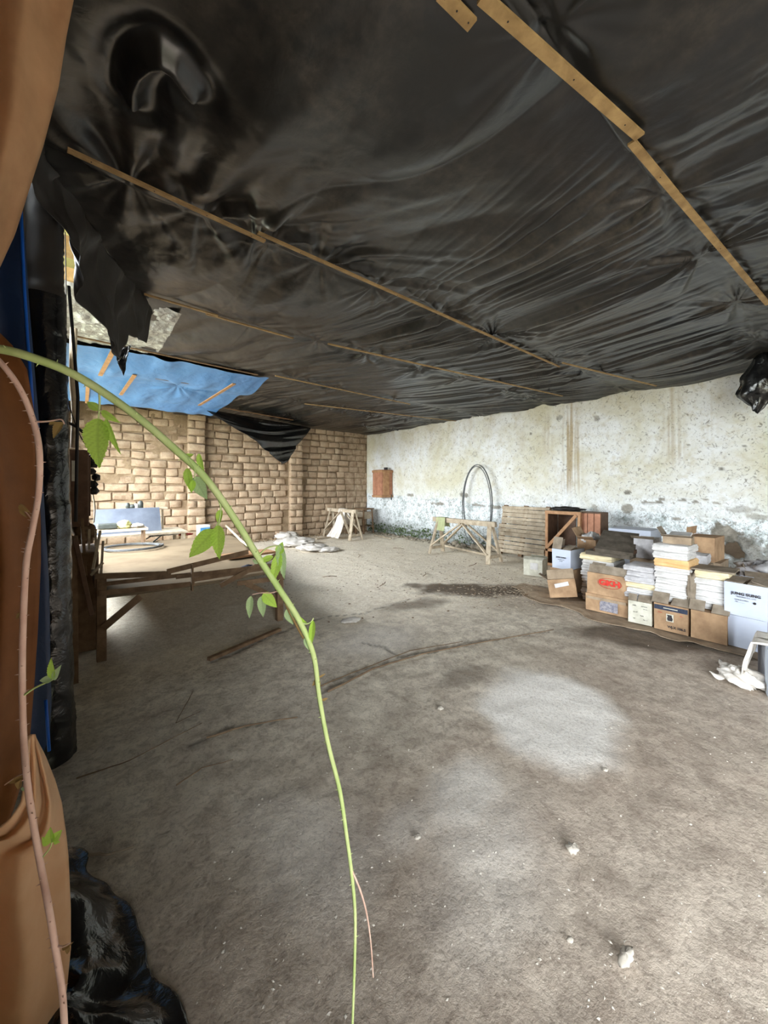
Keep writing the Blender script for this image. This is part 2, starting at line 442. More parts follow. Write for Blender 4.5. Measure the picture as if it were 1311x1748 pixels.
M['ground'] = plain('grassy_ground', S(112, 112, 92), S(140, 138, 116), .95, 3, .1, 0)
M['roof_dark'] = plain('dark_roof_boards', S(46, 38, 32), S(66, 54, 44), .9, 4, .1, 0)

# ================================================================== the shell
A1, B0, B1, ZC = 7.79, -6.0, 10.54, 3.26
# ---- floor
def spaced(x0, x1, d0, d1, focus):
    out = [x0]; 
    while out[-1] < x1:
        out.append(out[-1] + d0 + (d1 - d0) * min(1, abs(out[-1] - focus) / 6))
    out[-1] = x1
    return np.array(out)
ga = spaced(-0.40, A1 + .1, .025, .035, 1.0); gb = np.concatenate([np.arange(B0, -.5, .2), spaced(-.5, B1 + .1, .022, .06, 1.5)])
A, B = np.meshgrid(ga, gb)
def zpt(x, y): p = on_z(x, y); return p.x, p.y
def blob(x, y, rx, ry, rot=0.0, soft=.35, nz=.35, s=0):
    cx, cy = zpt(x, y)
    d = ell(A, B, cx, cy, rx, ry, rot) + nz * fbm(A * 3.2, B * 3.2, 30 + s)
    return 1 - sst(1 - soft, 1 + soft, d)
dust = np.maximum.reduce([blob(935, 1208, .50, .42, .6, .22, .22, 1) * 1.0, blob(800, 1345, .22, .14, .3, .8, .6, 2) * .6,
                          blob(830, 1440, .32, .2, .3, .7, .5, 3) * .42, blob(700, 1400, .14, .1, 0, .6, .4, 4) * .3,
                          blob(640, 1090, .5, .3, 0, .6, .4, 5) * .4, blob(520, 1420, .22, .3, 0, .7, .4, 6) * .35])
wet = np.maximum.reduce([blob(830, 1005, 1.15, .36, -.75, .3, .5, 7), blob(1080, 1085, .62, .3, -1.0, .4, .5, 8) * .95,
                         blob(700, 1030, .5, .2, -.3, .5, .6, 9) * .7, blob(790, 1150, .22, .12, 0, .6, .6, 11) * .6,
                         blob(690, 1230, .3, .16, .4, .7, .5, 12) * .3, blob(640, 1440, .2, .3, 0, .7, .5, 13) * .2,
                         blob(560, 1190, .5, .25, .2, .7, .5, 14) * .15, blob(980, 940, .6, .3, 0, .5, .5, 15) * .6])
sand = sst(3.7, 4.9, B + .25 * A + .5 * fbm(A * 1.3, B * 1.3, 3)) * (.8 + .2 * fbm(A * 4, B * 4, 5))
sand = np.clip(sand * 1.25, 0, 1) * (1 - .9 * np.clip(wet, 0, 1))
crack = np.zeros_like(A); groove = np.zeros_like(A)
for pts, w in [([(360, 1128), (470, 1080), (560, 1050), (620, 1045), (700, 1020)], .012), ([(620, 1095), (655, 1100), (690, 1120), (760, 1100), (830, 1092)], .014),
               ([(540, 1180), (600, 1150), (690, 1118), (800, 1095), (940, 1075)], .010), ([(330, 1270), (400, 1235), (480, 1225)], .010),
               ([(560, 1160), (650, 1128), (760, 1105), (900, 1080)], .009)]:
    wp = [zpt(*p) for p in pts]
    for p, q in zip(wp[:-1], wp[1:]):
        d = seg_dist(A + .03 * vn(A * 7, B * 7, 5), B + .03 * vn(A * 7, B * 7, 6), *p, *q); crack = np.maximum(crack, 1 - sst(w * .5, w * 1.8, d))
relief = .010 * fbm(A * 1.6, B * 1.6, 8) + .006 * fbm(A * 7, B * 7, 9, 4)
Zf = -.016 + np.clip(relief, -.016, .015) - .008 * crack + .004 * np.clip(dust, 0, 1)
# a raised lip where the screed has broken away
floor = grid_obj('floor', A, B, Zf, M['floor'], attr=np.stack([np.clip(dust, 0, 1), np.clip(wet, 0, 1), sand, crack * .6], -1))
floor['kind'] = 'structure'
# mid-floor screed, painted paler to offset weak light there; bare earth around it
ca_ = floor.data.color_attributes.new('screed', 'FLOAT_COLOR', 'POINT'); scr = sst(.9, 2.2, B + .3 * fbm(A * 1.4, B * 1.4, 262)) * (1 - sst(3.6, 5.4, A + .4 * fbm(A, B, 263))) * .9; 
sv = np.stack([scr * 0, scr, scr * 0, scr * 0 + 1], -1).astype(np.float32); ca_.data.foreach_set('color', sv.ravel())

# ---- wall on the right: limewashed plaster
gb = np.concatenate([np.arange(B0, -.5, .2), spaced(-.5, B1, .02, .035, 3.0)]); gz = np.linspace(-.06, 3.6, 150)
B, Z = np.meshgrid(gb, gz)
def wpt(x, y): p = on_a(x, y, A1); return p.y, p.z
edge = 1.02 + .05 * (B - 3) * .6 + .10 * fbm(B * 1.3, Z * .5, 40) + .05 * vn(B * 9, Z * 3, 41)
peel = 1 - sst(-.02, .03, Z - edge)
peel = np.maximum(peel, (1 - sst(0, .5, Z - edge)) * .35)
streak = np.zeros_like(B)
def strk(x, y0, y1, w, k):
    global streak
    b, z0 = wpt(x, y0); z1 = wpt(x, y1)[1]
    env = (1 - sst(z0 - .15, z0 + .1, Z) ) * sst(z1 - .02, z1 + .3, Z)
    line = np.clip(.55 + .7 * vn(B * 38, Z * .9, 44) + .25 * vn(B * 90, Z * 2, 45), 0, 1)
    streak = np.maximum(streak, k * env * np.exp(-((B - b + .02 * vn(Z * 3, 0, 4)) / w) ** 2) * line)
strk(974, 680, 852, .17, 1.2); strk(985, 680, 850, .06, 1.0); strk(935, 700, 790, .12, .5); strk(1148, 650, 800, .12, .75); strk(835, 700, 760, .2, .35)
strk(1215, 650, 760, .12, .4); strk(890, 690, 780, .12, .4); strk(1060, 660, 720, .25, .35)
top = sst(2.3, 3.3, Z + .2 * fbm(B * 1.2, Z * 1.2, 47)) * .5
streak = np.maximum(streak, top * (.7 + .4 * vn(B * 6, Z * .8, 46)))
grey = np.zeros_like(B)
def gp(x, y, rb, rz, k=1.0, s=0, nz=.7):
    global grey
    b, z = wpt(x, y); d = ell(B, Z, b, z, rb, rz) + nz * fbm(B * 8, Z * 8, 60 + s)
    grey = np.maximum(grey, k * (1 - sst(.85, 1.0, d)))
for i, q in enumerate([(1235, 912, .22, .13, 1), (1262, 925, .14, .1, .9), (1068, 868, .11, .07), (1110, 858, .16, .03), (1072, 840, .05, .03), (955, 712, .07, .05, .7), (1018, 712, .06, .06, .7),
                       (1230, 800, .04, .02), (1155, 886, .08, .03), (1290, 880, .12, .05, .6), (700, 845, .16, .05), (750, 860, .3, .05), (790, 845, .14, .09), (812, 862, .2, .04), (850, 866, .3, .05),
                       (1130, 852, .05, .03), (1150, 858, .04, .02), (1166, 854, .05, .025), (1188, 857, .04, .02), (1205, 853, .05, .015), (1222, 858, .03, .02), (1092, 800, .02, .02), (1040, 770, .02, .015), (1175, 760, .02, .02), (1270, 760, .03, .015), (1060, 740, .015, .03), (905, 740, .03, .02), (880, 770, .02, .02), (870, 800, .02, .015), (1290, 815, .02, .03), (1016, 868, .06, .1, .6), (1100, 930, .25, .12, .6), (1200, 960, .5, .25, .55), (1290, 960, .4, .3, .7), (1265, 870, .2, .06, .5)]):
    gp(*q[:4], q[4] if len(q) > 4 else .9, i)
hole = np.zeros_like(B)
for q in [(1248, 938, .12, .12), (1262, 948, .08, .07)]:
    b, z = wpt(*q[:2]); hole = np.maximum(hole, 1 - sst(.75, 1.05, ell(B, Z, b, z, q[2], q[3]) + .35 * fbm(B * 12, Z * 12, 70)))
moss = np.clip((1 - sst(.1, .62, Z + .22 * fbm(B * 2.5, Z * 2.5, 50))), 0, 1) * sst(4.4, 6.2, B) * .85
moss = np.maximum(moss, (1 - sst(0, .35, Z)) * .5)
moss = np.maximum(moss, hole)
# ring mark
rb, rz = wpt(811, 775); rd = ell(B, Z, rb, rz, .055, .055)
grey = np.maximum(grey, .55 * np.exp(-((rd - 1) / .25) ** 2))
rel = -.012 * sst(.2, .9, peel) + .006 * fbm(B * 9, Z * 9, 51) * peel - .014 * grey - .06 * hole + .014 * fbm(B * 1.4, Z * 1.4, 52) + .003 * fbm(B * 14, Z * 14, 53)
wall_right = grid_obj('wall_right', A1 - rel + 0 * B, B, Z, M['plaster'],
                      attr=np.stack([np.clip(streak, 0, 1), np.clip(peel, 0, 1), np.clip(grey, 0, 1), np.clip(moss, 0, 1)], -1))
wall_right['kind'] = 'structure'

# ---- brick wall at the back: every brick a piece, mortar behind
BRW = []
def brick_mesh(seed, L, Hh, D=.10):
    r = random.Random(seed)
    nx, nz = 4, 3
    mb = MB(); vs = []
    for k in range(nz + 1):
        for i in range(nx + 1):
            u, v = (-1, -.86, 0, .86, 1)[i], (-1, -.76, .76, 1)[k]
            e = max(abs(u), abs(v))
            x = u * L / 2 * (1 - .04 * abs(v) ** 4 + r.uniform(-.03, .03)); z = v * Hh / 2 * (1 - .06 * abs(u) ** 4 + r.uniform(-.06, .06))
            y = -(.016 if e < .99 else .002) + r.uniform(-.010, .010)
            vs.append((x, y, z))
    back = []
    ring = [i for i in range(nx + 1)] + [k * (nx + 1) + nx for k in range(1, nz + 1)] + [nz * (nx + 1) + i for i in range(nx - 1, -1, -1)] + [k * (nx + 1) for k in range(nz - 1, 0, -1)]
    fs = [(k * (nx + 1) + i, k * (nx + 1) + i + 1, (k + 1) * (nx + 1) + i + 1, (k + 1) * (nx + 1) + i) for k in range(nz) for i in range(nx)]
    n0 = len(vs)
    for i in ring: vs.append((vs[i][0] * .99, D, vs[i][2] * .99))
    m_ = len(ring)
    for j in range(m_): fs.append((ring[j], n0 + j, n0 + (j + 1) % m_, ring[(j + 1) % m_]))
    return vs, fs
PL = [(2.21, 2.61), (4.91, 5.30)]           # two pilasters
random.seed(11)
brick_variants = []
for k in range(14):
    vs, fs = brick_mesh(k, 1.0, 1.0); me = bpy.data.meshes.new('brick'); me.from_pydata(vs, [], fs); me.materials.append(M['brick'])
    me.polygons.foreach_set('use_smooth', [True] * (12) + [False] * (len(fs) - 12)); brick_variants.append(me)
rows = 17; pitch = 3.32 / rows
def course(x, r_): return .030 * float(vn(x * .55 + r_ * .13, r_ * .22, 77)) + .012 * float(vn(x * 1.9, r_ * 1.7, 78))
bricks = []
for r_ in range(rows):
    x = .12 - random.uniform(0, .3); z = pitch * (r_ + .5)
    while x < A1:
        L = random.uniform(.24, .46) if x < 4.9 else random.uniform(.25, .42)
        x1 = min(x + L, A1 + .02)
        xc, wL = (x + x1) / 2, x1 - x
        if wL > .1 and not any(p0 - .02 < xc < p1 + .02 for p0, p1 in PL): bricks.append((xc, z + course(xc, r_), wL))
        x = x1
def shell(name, mb, mat): 
    o = mb.build(name, mat); o['kind'] = 'structure'; return o
mw = MB(); mb_b = np.linspace(-.12, A1, 160); mb_z = np.linspace(-.06, 3.45, 70)
XX, ZZ = np.meshgrid(mb_b, mb_z)
wall_back = grid_obj('wall_back', XX, B1 + .015 + .018 * fbm(XX * 6, ZZ * 6, 80) - .03 * sst(.1, .5, fbm(XX * 1.1, ZZ * 1.1, 81)) * sst(.9, 1.6, ZZ) * (1 - sst(2.6, 3.4, XX)), ZZ, M['mortar'])
wall_back['kind'] = 'structure'
bricks.sort(key=lambda q: q[0] + .02 * (17 - q[1]))
def add_brick(parent, xc, y, z, wL, hh, side=False):
    o = bpy.data.objects.new('brick', random.choice(brick_variants)); COL.objects.link(o); o.parent = parent
    o.location = (xc + random.uniform(-.006, .006), y + random.uniform(-.012, .012), z + random.uniform(-.008, .008))
    rub = .6 <= xc <= 2.1 and 1.5 < z < 2.6
    o.location.y += .012 if rub else 0
    o.scale = ((wL - .008), 1, (hh - .006) * random.uniform(.88, 1.06)); o.rotation_euler = (random.uniform(-.04, .04), random.uniform(-.045, .045) * (2 if rub else 1), random.uniform(-.03, .03))
for q in bricks[:299]: add_brick(wall_back, q[0], B1, q[1], q[2], pitch)
if len(bricks) > 299:
    mb = MB()
    for j, q in enumerate(bricks[299:]):
        vs, fs = brick_mesh(100 + j, q[2] - .018, pitch - .02)
        mb.add([(v[0] + q[0], v[1] + B1, v[2] + q[1]) for v in vs], fs)
    o = mb.build('brickwork', M['brick'], wall_back); o['kind'] = 'stuff'
for i, (p0, p1) in enumerate(PL):
    o = MB().box(((p0 + p1) / 2, B1 - .07, 1.66), (p1 - p0 - .05, .22, 3.32)).build('trim_%d' % (i + 1), M['mortar']); o['kind'] = 'structure'
    for r_ in range(rows):
        z = pitch * (r_ + .5) + course(p0, r_); w = p1 - p0; s = random.uniform(.38, .62)
        parts = [(p0, p0 + w * s), (p0 + w * s, p1)] if r_ % 2 else [(p0, p1)]
        for x0, x1 in parts:
            add_brick(o, (x0 + x1) / 2, B1 - .19, z, x1 - x0 + .01, pitch)

# ---- left wall (an added doorway, the window, panels that block light), front wall, roof, ground outside
T = .22
mb = MB()
def lw(b0, b1, z0, z1): mb.box((-.12 - T / 2, (b0 + b1) / 2, (z0 + z1) / 2), (T, b1 - b0, z1 - z0))
lw(2.95, WIN1[0], 0, 2.9); lw(WIN1[0], WIN1[1], 0, WIN1[2]); lw(WIN1[0], WIN1[1], WIN1[3], 3.6); lw(WIN1[1], B1 + .2, 0, 3.6)
lw(LIGHT_DOOR[0], LIGHT_DOOR[1], LIGHT_DOOR[3], 3.6); lw(LIGHT_DOOR[1], .3, 0, 3.6); lw(B0 - .2, LIGHT_DOOR[0], 0, 3.6)
mb.box((-.74, 1.72, 1.8), (.06, 2.9, 3.6)); mb.box((-.53, .3, 1.8), (.44, .08, 3.6)); mb.box((-.48, 3.1, 1.8), (.55, .08, 3.6))  # added panels behind the tarpaulins, blocking daylight from the left floor
wl = shell('wall_left', mb, M['dark_wall'])
mb = MB()
y = B0 - T / 2
def fw(a0, a1, z0, z1): mb.box(((a0 + a1) / 2, y, (z0 + z1) / 2), (a1 - a0, T, z1 - z0))
fw(-.34, ADDED_SLOT[0], 0, 3.6); fw(ADDED_SLOT[1], A1 + .2, 0, 3.6); fw(ADDED_SLOT[0], ADDED_SLOT[1], 0, ADDED_SLOT[2]); fw(ADDED_SLOT[0], ADDED_SLOT[1], ADDED_SLOT[3], 3.6)
shell('wall_front', mb, M['dark_wall'])
mb = MB(); mb.box((A1 / 2 + .3, (B0 + B1) / 2, 3.66), (A1 - .6 + .6, B1 - B0 + .6, .06))
mb.box((-.3, -.4, 3.66), (1.1, 6.0, .06)); mb.box((-.15, 8.2, 3.66), (.9, 5.4, .06))
shell('ceiling_2', mb, M['roof_dark'])
mb = MB().box((2, 3, -.12), (60, 60, .1)); o = shell('floor_2', mb, M['ground'])
# outer skins so that the bricks and the plaster are walls with thickness
mb = MB().box((A1 + .16, (B0 + B1) / 2, 1.8), (.2, B1 - B0 + .4, 3.6)); shell('wall_right_2', mb, M['dark_wall'])
mb = MB().box((A1 / 2 - .05, B1 + .22, 1.8), (A1 + .5, .2, 3.6)); shell('wall_back_2', mb, M['dark_wall'])

# ================================================================== the plastic ceiling
BD = [-5, -2.6, -1.0, .74, 2.66, 4.09, 5.85, 7.4, 8.98, 10.3]
def sheet_h(A, B):
    """height of the black sheet"""
    z = np.full(A.shape, ZC)
    t = np.zeros_like(A); k = np.zeros(A.shape, int); w = np.ones_like(A)
    bd = np.array(BD)
    wob = B - .04 * np.sin(A * 1.1)
    k = np.clip(np.searchsorted(bd, wob) - 1, 0, len(bd) - 2)
    w = bd[k + 1] - bd[k]; t = np.clip((wob - bd[k]) / w, 0, 1)
    hold = np.sin(PI * t)
    left = 1 - sst(.9, 2.6, A + .25 * (B - 1))
    sagv = np.array([.06, .06, .07, .10, .09, .07, .05, .05, .03])[k]
    z = z - sagv * hold ** .7 * (.75 + .5 * vn(A * .9, k * 7.3, 90)) * (1 + .5 * left)
    # wrinkles running from batten to batten
    sh = np.array([.1, .1, .2, -.35, .55, .9, .6, .4, .2])[k]
    fan = (t - .5) * sh + .10 * vn(A * .7, B * .8, 91)
    a2 = A + fan
    env = .06 + .94 * hold ** .5
    def ridge(x, s): n_ = vn(x, k * 13.7 + .35 * t, s); return (1 - 2 * np.abs(n_))
    far = sst(1.6, 3.2, A)
    amp = (.35 + .9 * sst(-.5, .6, vn(A * .45, B * .4, 92))) 
    z = z + env * amp * far * (.022 * ridge(a2 * 3.1, 93) + .032 * ridge(a2 * 6.3 + .3 * t, 94) + .018 * ridge(a2 * 13.0 + .5 * vn(t * 2, A, 6), 95) + .0065 * vn(a2 * 31.0, k * 5.1 + t * 2.1, 96))
    mid = (1 - far)
    nearl = (1 - sst(2.45, 2.7, B)) * mid
    z = z + (mid - nearl) * env * (.030 * ridge(a2 * 1.7 + .3 * vn(A, B * 1.3, 97), 98) + .014 * vn(a2 * 3.6, B * 1.3, 99) + .006 * vn(A * 7, B * 5, 100) + .003 * fbm(A * 13, B * 9, 104))
    af = (A - .55 + .12 * (B - 2.6)) / (.40 + np.clip(2.75 - B, 0, 3) * .55)
    z = z + nearl * sst(0, .25, 2.66 - B) * (.075 * ridge(af * 1.15 + .25 * vn(A * 1.5, B * .9, 97) - 1.2, 98) + .035 * vn(af * 3.1, B * .55, 99) + .012 * vn(af * 7.5, B * .9, 100) + .003 * fbm(A * 5, B * 3, 104))
    # stars of creases around the nails on the battens
    rs = random.Random(5)
    for b0 in BD[2:9]:
        x = .4
        while x < A1:
            x += rs.uniform(.7, 1.5); yy = b0 + rs.uniform(-.02, .02)
            dx, dy = A - x, B - yy
            r = np.hypot(dx, dy); msk = r < 1.5
            ph = np.arctan2(dy, np.abs(dx) + 1e-6) * rs.choice([3.2, 4.5, 6.0]) * np.where(dx > 0, 1, 1.13)
            s_ = rs.randint(200, 900)
            g = np.exp(-(r / .62) ** 2) * sst(.0, .10, r) * (.35 + far * .65)
            z = z + np.where(msk, g * .026 * vn(ph + 3.1 * (dx > 0), s_ * 1.0 + r * .35, s_), 0)
    # crumpled patches
    z = z + .006 * fbm(A * 5.5 + 2 * vn(A * 2, B * 2, 101), B * 5.5, 102) * sst(.0, .5, vn(A * .8, B * .8, 103) + .3 * left)
    # bunched folds fanning out from the nearest batten, and a curled pleat, at the near left
    for (x_, y_, r_, h_, f_, s_) in [(.25, 2.62, .5, .05, 3.6, 3), (.62, 2.64, .55, .05, 3.4, 14), (1.0, 2.66, .5, .045, 3.8, 25), (1.5, 2.66, .5, .035, 4.2, 36)]:
        dx, dy = A - x_, y_ - B; r = np.hypot(dx, dy); ph = np.arctan2(dx, np.abs(dy) + .02)
        z = z + h_ * np.exp(-((r - .30) / (r_ * .62)) ** 2) * sst(0, .12, r) * vn(ph * f_ + s_, r * .8, 300 + s_) * np.where(dy > 0, 1, .45)
    dmin = np.full(A.shape, 9.)
    arc = [(226, 165), (226, 135), (236, 108), (254, 90), (276, 86), (296, 98), (312, 118), (328, 138)]
    for p0_, p1_ in zip(arc[:-1], arc[1:]):
        q0, q1 = on_z(*p0_, ZC - .05), on_z(*p1_, ZC - .05); dmin = np.minimum(dmin, seg_dist(A, B, q0.x, q0.y, q1.x, q1.y))
    z = z - .06 * np.exp(-(dmin / .035) ** 2) + .03 * np.exp(-((dmin - .08) / .05) ** 2)
    # towards the walls the sheet comes down a little
    z = z - .03 * sst(A1 - .35, A1, A)
    return z
ga = np.concatenate([spaced(-.14, 3.0, .009, .011, 0), spaced(3.0, A1 - .01, .011, .016, 3)[1:]])
gb = np.concatenate([np.arange(B0 + .05, .1, .12), spaced(.1, 4.1, .012, .02, 1.0), spaced(4.1, B1 - .02, .02, .04, 4.1)[1:]])
A, B = np.meshgrid(ga, gb)
Z = sheet_h(A, B)
def sheet_z(a, b): return float(sheet_h(np.array([[a]]), np.array([[b]]))[0, 0])
n_, m_ = A.shape
idx = np.arange(n_ * m_).reshape(n_, m_)
q = np.stack([idx[:-1, :-1], idx[:-1, 1:], idx[1:, 1:], idx[1:, :-1]], -1)
ca = (A[:-1, :-1] + A[1:, 1:]) / 2; cb = (B[:-1, :-1] + B[1:, 1:]) / 2
jag = .03 * vn(cb * 6, ca * 6, 105)
ledge = np.interp(cb, [-6, 2.58, 2.64, 4.11, 5.85, 5.86, 6.25, 9.0, 9.05, 10.6], [-.5, -.5, -.17, .46, .68, 2.15, 2.25, 2.30, 1.9, 1.9]) + jag
keep = ca > ledge
q = q[keep]
used = np.unique(q); remap = -np.ones(n_ * m_, int); remap[used] = np.arange(len(used))
co = np.stack([A, B, Z], -1).reshape(-1, 3)[used]
ceiling = raw_mesh('ceiling', co, remap[q], M['poly'])
ceiling['kind'] = 'structure'

# battens that hold it, nailed on from below
def batten(p, q, w, label, t=.012, mat='lath', drop=.01, n=9, group=None, nails=True):
    """p, q are pixels; laid just under the sheet"""
    for it in range(2):
     P, Q = (on_z(*p, ZC - .03), on_z(*q, ZC - .03)) if it == 0 else (on_z(*p, zs[0]), on_z(*q, zs[-1]))
     mb = MB()
     pts = []
     for i in range(n):
        k = i / (n - 1); a, b = P.x + (Q.x - P.x) * k, P.y + (Q.y - P.y) * k
        pts.append((a, b))
     zs = [min(sheet_z(a, b) for a, b in [(x_, y_), (x_ + .02, y_ + .02), (x_ - .02, y_ - .02)]) - drop - t for x_, y_ in pts]
     xs_ = np.arange(n); cf = np.polyfit(xs_, zs, 1); ft = np.polyval(cf, xs_); zs = ft - min(.03, max(0, float((ft - zs).max())))
    d = Vector((Q.x - P.x, Q.y - P.y, 0)).normalized(); s = Vector((-d.y, d.x, 0)) * w / 2
    vs = []; fs = []
    for (x_, y_), z_ in zip(pts, zs):
        c = Vector((x_, y_, z_)); vs += [c - s, c + s, c + s + Vector((0, 0, t)), c - s + Vector((0, 0, t))]
    for i in range(n - 1):
        o_ = i * 4
        for j in range(4): fs.append((o_ + j, o_ + (j + 1) % 4, o_ + 4 + (j + 1) % 4, o_ + 4 + j))
    fs += [(3, 2, 1, 0), tuple(4 * (n - 1) + j for j in range(4))]
    ob = MB().add(vs, fs).build('ceiling_batten', M[mat]); recenter(ob)
    tag(ob, label, 'batten', group or 'wooden battens under the black plastic ceiling')
    if nails:
        for i in range(1, n - 1, 3 if n > 8 else 2):
            x_, y_ = pts[i]; r = MB().tube([(x_ - ob.location.x, y_ - ob.location.y, zs[i] + .001 - ob.location.z), (x_ - ob.location.x, y_ - ob.location.y, zs[i] - .002 - ob.location.z)], .0032, 6)
            r.build('nail', M['ink_black'], ob)
    return ob
batten((822, 0), (1092, 235), .045, 'widest pale batten running down from the top edge of the picture')
batten((1078, 246), (1311, 520), .038, 'pale batten slanting to the right edge below the widest one')
batten((752, -6), (806, 46), .045, 'short pale batten stub at the top edge left of the widest one')
batten((115, 257), (452, 408), .030, 'thin batten starting at the top of the hanging left corner', n=12)
batten((440, 400), (955, 628), .028, 'long thin batten across the middle of the black ceiling', n=15)
batten((246, 502), (372, 536), .026, 'thin batten starting where the brown-black torn corner is tied up', n=6)
batten((352, 532), (500, 578), .026, 'thin batten following the one at the torn corner', n=6)
batten((560, 585), (960, 676), .026, 'thin batten in the third line of the ceiling, ending over the right wall', n=12)
batten((960, 618), (1120, 656), .026, 'thin batten end meeting the top of the plaster wall', n=6)
batten((470, 640), (700, 690), .026, 'thin batten behind the third line, right of the blue tarpaulin', n=8)
batten((355, 692), (500, 718), .03, 'pale batten above the triangular hanging black flap', n=6, mat='orange_wood')
batten((520, 690), (800, 724), .026, 'faint far batten near the brick wall top', n=7)
batten((120, 572), (440, 640), .035, 'dark batten along the near edge of the blue tarpaulin', n=8, mat='bench_wood', drop=.02)

# ---- blue tarpaulin in the far left corner, orange laths on it
ga = np.linspace(-.1, 2.42, 130); gb = np.linspace(5.86, 9.15, 130)
A, B = np.meshgrid(ga, gb)
dd = np.hypot(A - 1.4, B - 7.25); ang = np.arctan2(B - 7.25, A - 1.4)
Z = 3.20 - .10 * np.sin(PI * np.clip((B - 5.86) / 1.5, 0, 1)) ** 2 - .07 * np.sin(PI * np.clip((B - 7.4) / 1.7, 0, 1)) + .02 * vn(A * 5, B * 1.2, 110) + .012 * vn(ang * 6, dd * .6, 111) * np.exp(-(dd / .7) ** 2) * 2 + .006 * fbm(A * 9, B * 4, 112)
Z = Z - .12 * sst(8.4, 9.15, B)
def blue_z(P): i = int(np.argmin(np.abs(gb - P.y))); j = int(np.argmin(np.abs(ga - P.x))); return float(Z[i, j])
o = grid_obj('blue_tarpaulin', A, B, Z, M['blue']); recenter(o)
tag(o, 'light blue tarpaulin sheet stretched under the roof above the brick wall', 'tarpaulin')
def strip(p, q, w, label, z, mat='lath', t=.012):
    P, Q = on_z(*p, z), on_z(*q, z)
    zm = min(blue_z(P.lerp(Q, k / 10)) for k in range(11)) - .014; P, Q = on_z(*p, zm), on_z(*q, zm); ob = MB().bar(P, Q, w, t).build('lath_strip', M[mat]); recenter(ob)
    return tag(ob, label, 'lath', 'bent laths across the blue tarpaulin')
strip((198, 590), (171, 641), .05, 'orange lath across the blue tarpaulin, left one', 3.05, 'orange_wood')
strip((230, 640), (206, 674), .05, 'curved orange lath below the black tatter on the blue tarpaulin', 3.03, 'orange_wood')
strip((150, 655), (148, 688), .05, 'short orange lath at the left end of the blue tarpaulin', 3.0, 'orange_wood')
strip((400, 655), (340, 692), .05, 'orange lath at the right end of the blue tarpaulin', 3.09, 'orange_wood')
strip((225, 640), (378, 663), .03, 'thin dark lath along the middle of the blue tarpaulin', 3.03, 'bench_wood')

# ---- silvery film at the left, hanging torn flaps
ga = np.linspace(-.1, .85, 70); gb = np.linspace(4.25, 5.84, 110); A, B = np.meshgrid(ga, gb)
Z = 3.24 - .04 * np.sin(PI * (B - 4.25) / 1.6) + .03 * fbm(A * 7, B * 5, 120) + .012 * fbm(A * 18, B * 16, 121)
o = grid_obj('plastic_film', A, B, Z, M['poly_silver']); recenter(o); tag(o, 'crumpled silvery plastic film above the torn black corner', 'plastic sheet')

def flap(name, top, drop, label, mat, n=48, m=30, fold=.02, freq=9, seed=0, thick=.002, bulge=(0, 0)):
    """top: function s -> Vector, drop: function s -> length"""
    P = np.zeros((m, n, 3))
    for j in range(n):
        s = j / (n - 1); t0 = top(s); L = drop(s)
        for i in range(m):
            v = i / (m - 1)
            f = fold * v ** .6 * float(vn(s * freq + .3 * v, v * 1.2 + seed, 130 + seed)) + fold * .35 * float(vn(s * freq * 3, v * 3, 131 + seed))
            P[i, j] = (t0.x + f + bulge[0] * math.sin(PI * v * .8) * math.sin(PI * s), t0.y + f * .6 + bulge[1] * math.sin(PI * v * .8) * math.sin(PI * s), t0.z - L * v)
    mb = MB(); mb.grid(P)
    o = mb.build(name, M[mat]); recenter(o)
    md = o.modifiers.new('thickness', 'SOLIDIFY'); md.thickness = thick
    return tag(o, label, 'plastic sheet')
def lerp(a, b, t): return a + (b - a) * t
P0, P1 = Vector((-.15, 2.60, ZC - .01)), Vector((.52, 4.13, ZC - .06))
def d1(s):
    p = lerp(P0, P1, s); x, y = proj(p); Z = (p.x * ST + p.y * CT)
    yb = float(np.interp(x, [40, 65, 95, 120, 150, 180, 198, 208, 220, 241, 246], [262, 285, 362, 428, 492, 560, 600, 612, 572, 590, 540]))
    return max(.02, (yb - y) / FPX * Z) + .012 * float(vn(s * 30, 0, 3)) * (s > .8)
flap('torn_plastic_flap', lambda s: Vector((lerp(P0, P1, s).x, lerp(P0, P1, s).y, sheet_z(lerp(P0, P1, s).x + .03, lerp(P0, P1, s).y) + .004)), d1, 'brown-black torn plastic corner hanging down by the black post', 'poly_matt', fold=.075, freq=9, seed=1, bulge=(-.05, -.05), n=110, m=46)
p0 = on_b(205, 606, 3.86)
flap('plastic_tatter', lambda s: on_b(206 + 18 * s, 596 - 8 * s, 3.88), lambda s: .26 - .34 * abs(s - .5), 'small black tatter dangling under the torn plastic corner in front of blue', 'poly_shiny', n=16, m=14, fold=.03, freq=3, seed=2)
Q0, Q1 = on_z(352, 698, ZC - .12), on_b(530, 730, 10.2)
def d2(s):
    x = [0, .25, .45, .60, .66, .72, .84, 1.0]; y = [.03, .38, .72, 1.04, 1.16, 1.02, .58, .04]
    return float(np.interp(s, x, y))
o = flap('hanging_plastic_flap', lambda s: lerp(Q0, Q1, s) , d2, 'triangular shiny black plastic flap hanging in front of the brick wall', 'poly_shiny', n=80, m=60, fold=.0, seed=3)
me = o.data; c = np.empty(len(me.vertices) * 3); me.vertices.foreach_get('co', c); c = c.reshape(60, 80, 3)
v = np.linspace(0, 1, 60)[:, None]; s = np.linspace(0, 1, 80)[None, :]
L = np.array([d2(x) for x in s[0]])[None, :]
hh = v * L
cat_ = hh - .35 * np.sin(PI * s) * (1 - .4 * s)
am = np.sin(PI * s) ** .4 * sst(0, .1, hh)
off = .05 * (1 - 2 * np.abs(vn(cat_ * 5.5 + .6 * s, s * 1.4, 7))) + .025 * vn(cat_ * 14, s * 2.2, 8) + .012 * vn(cat_ * 30 + s, s * 3, 9)
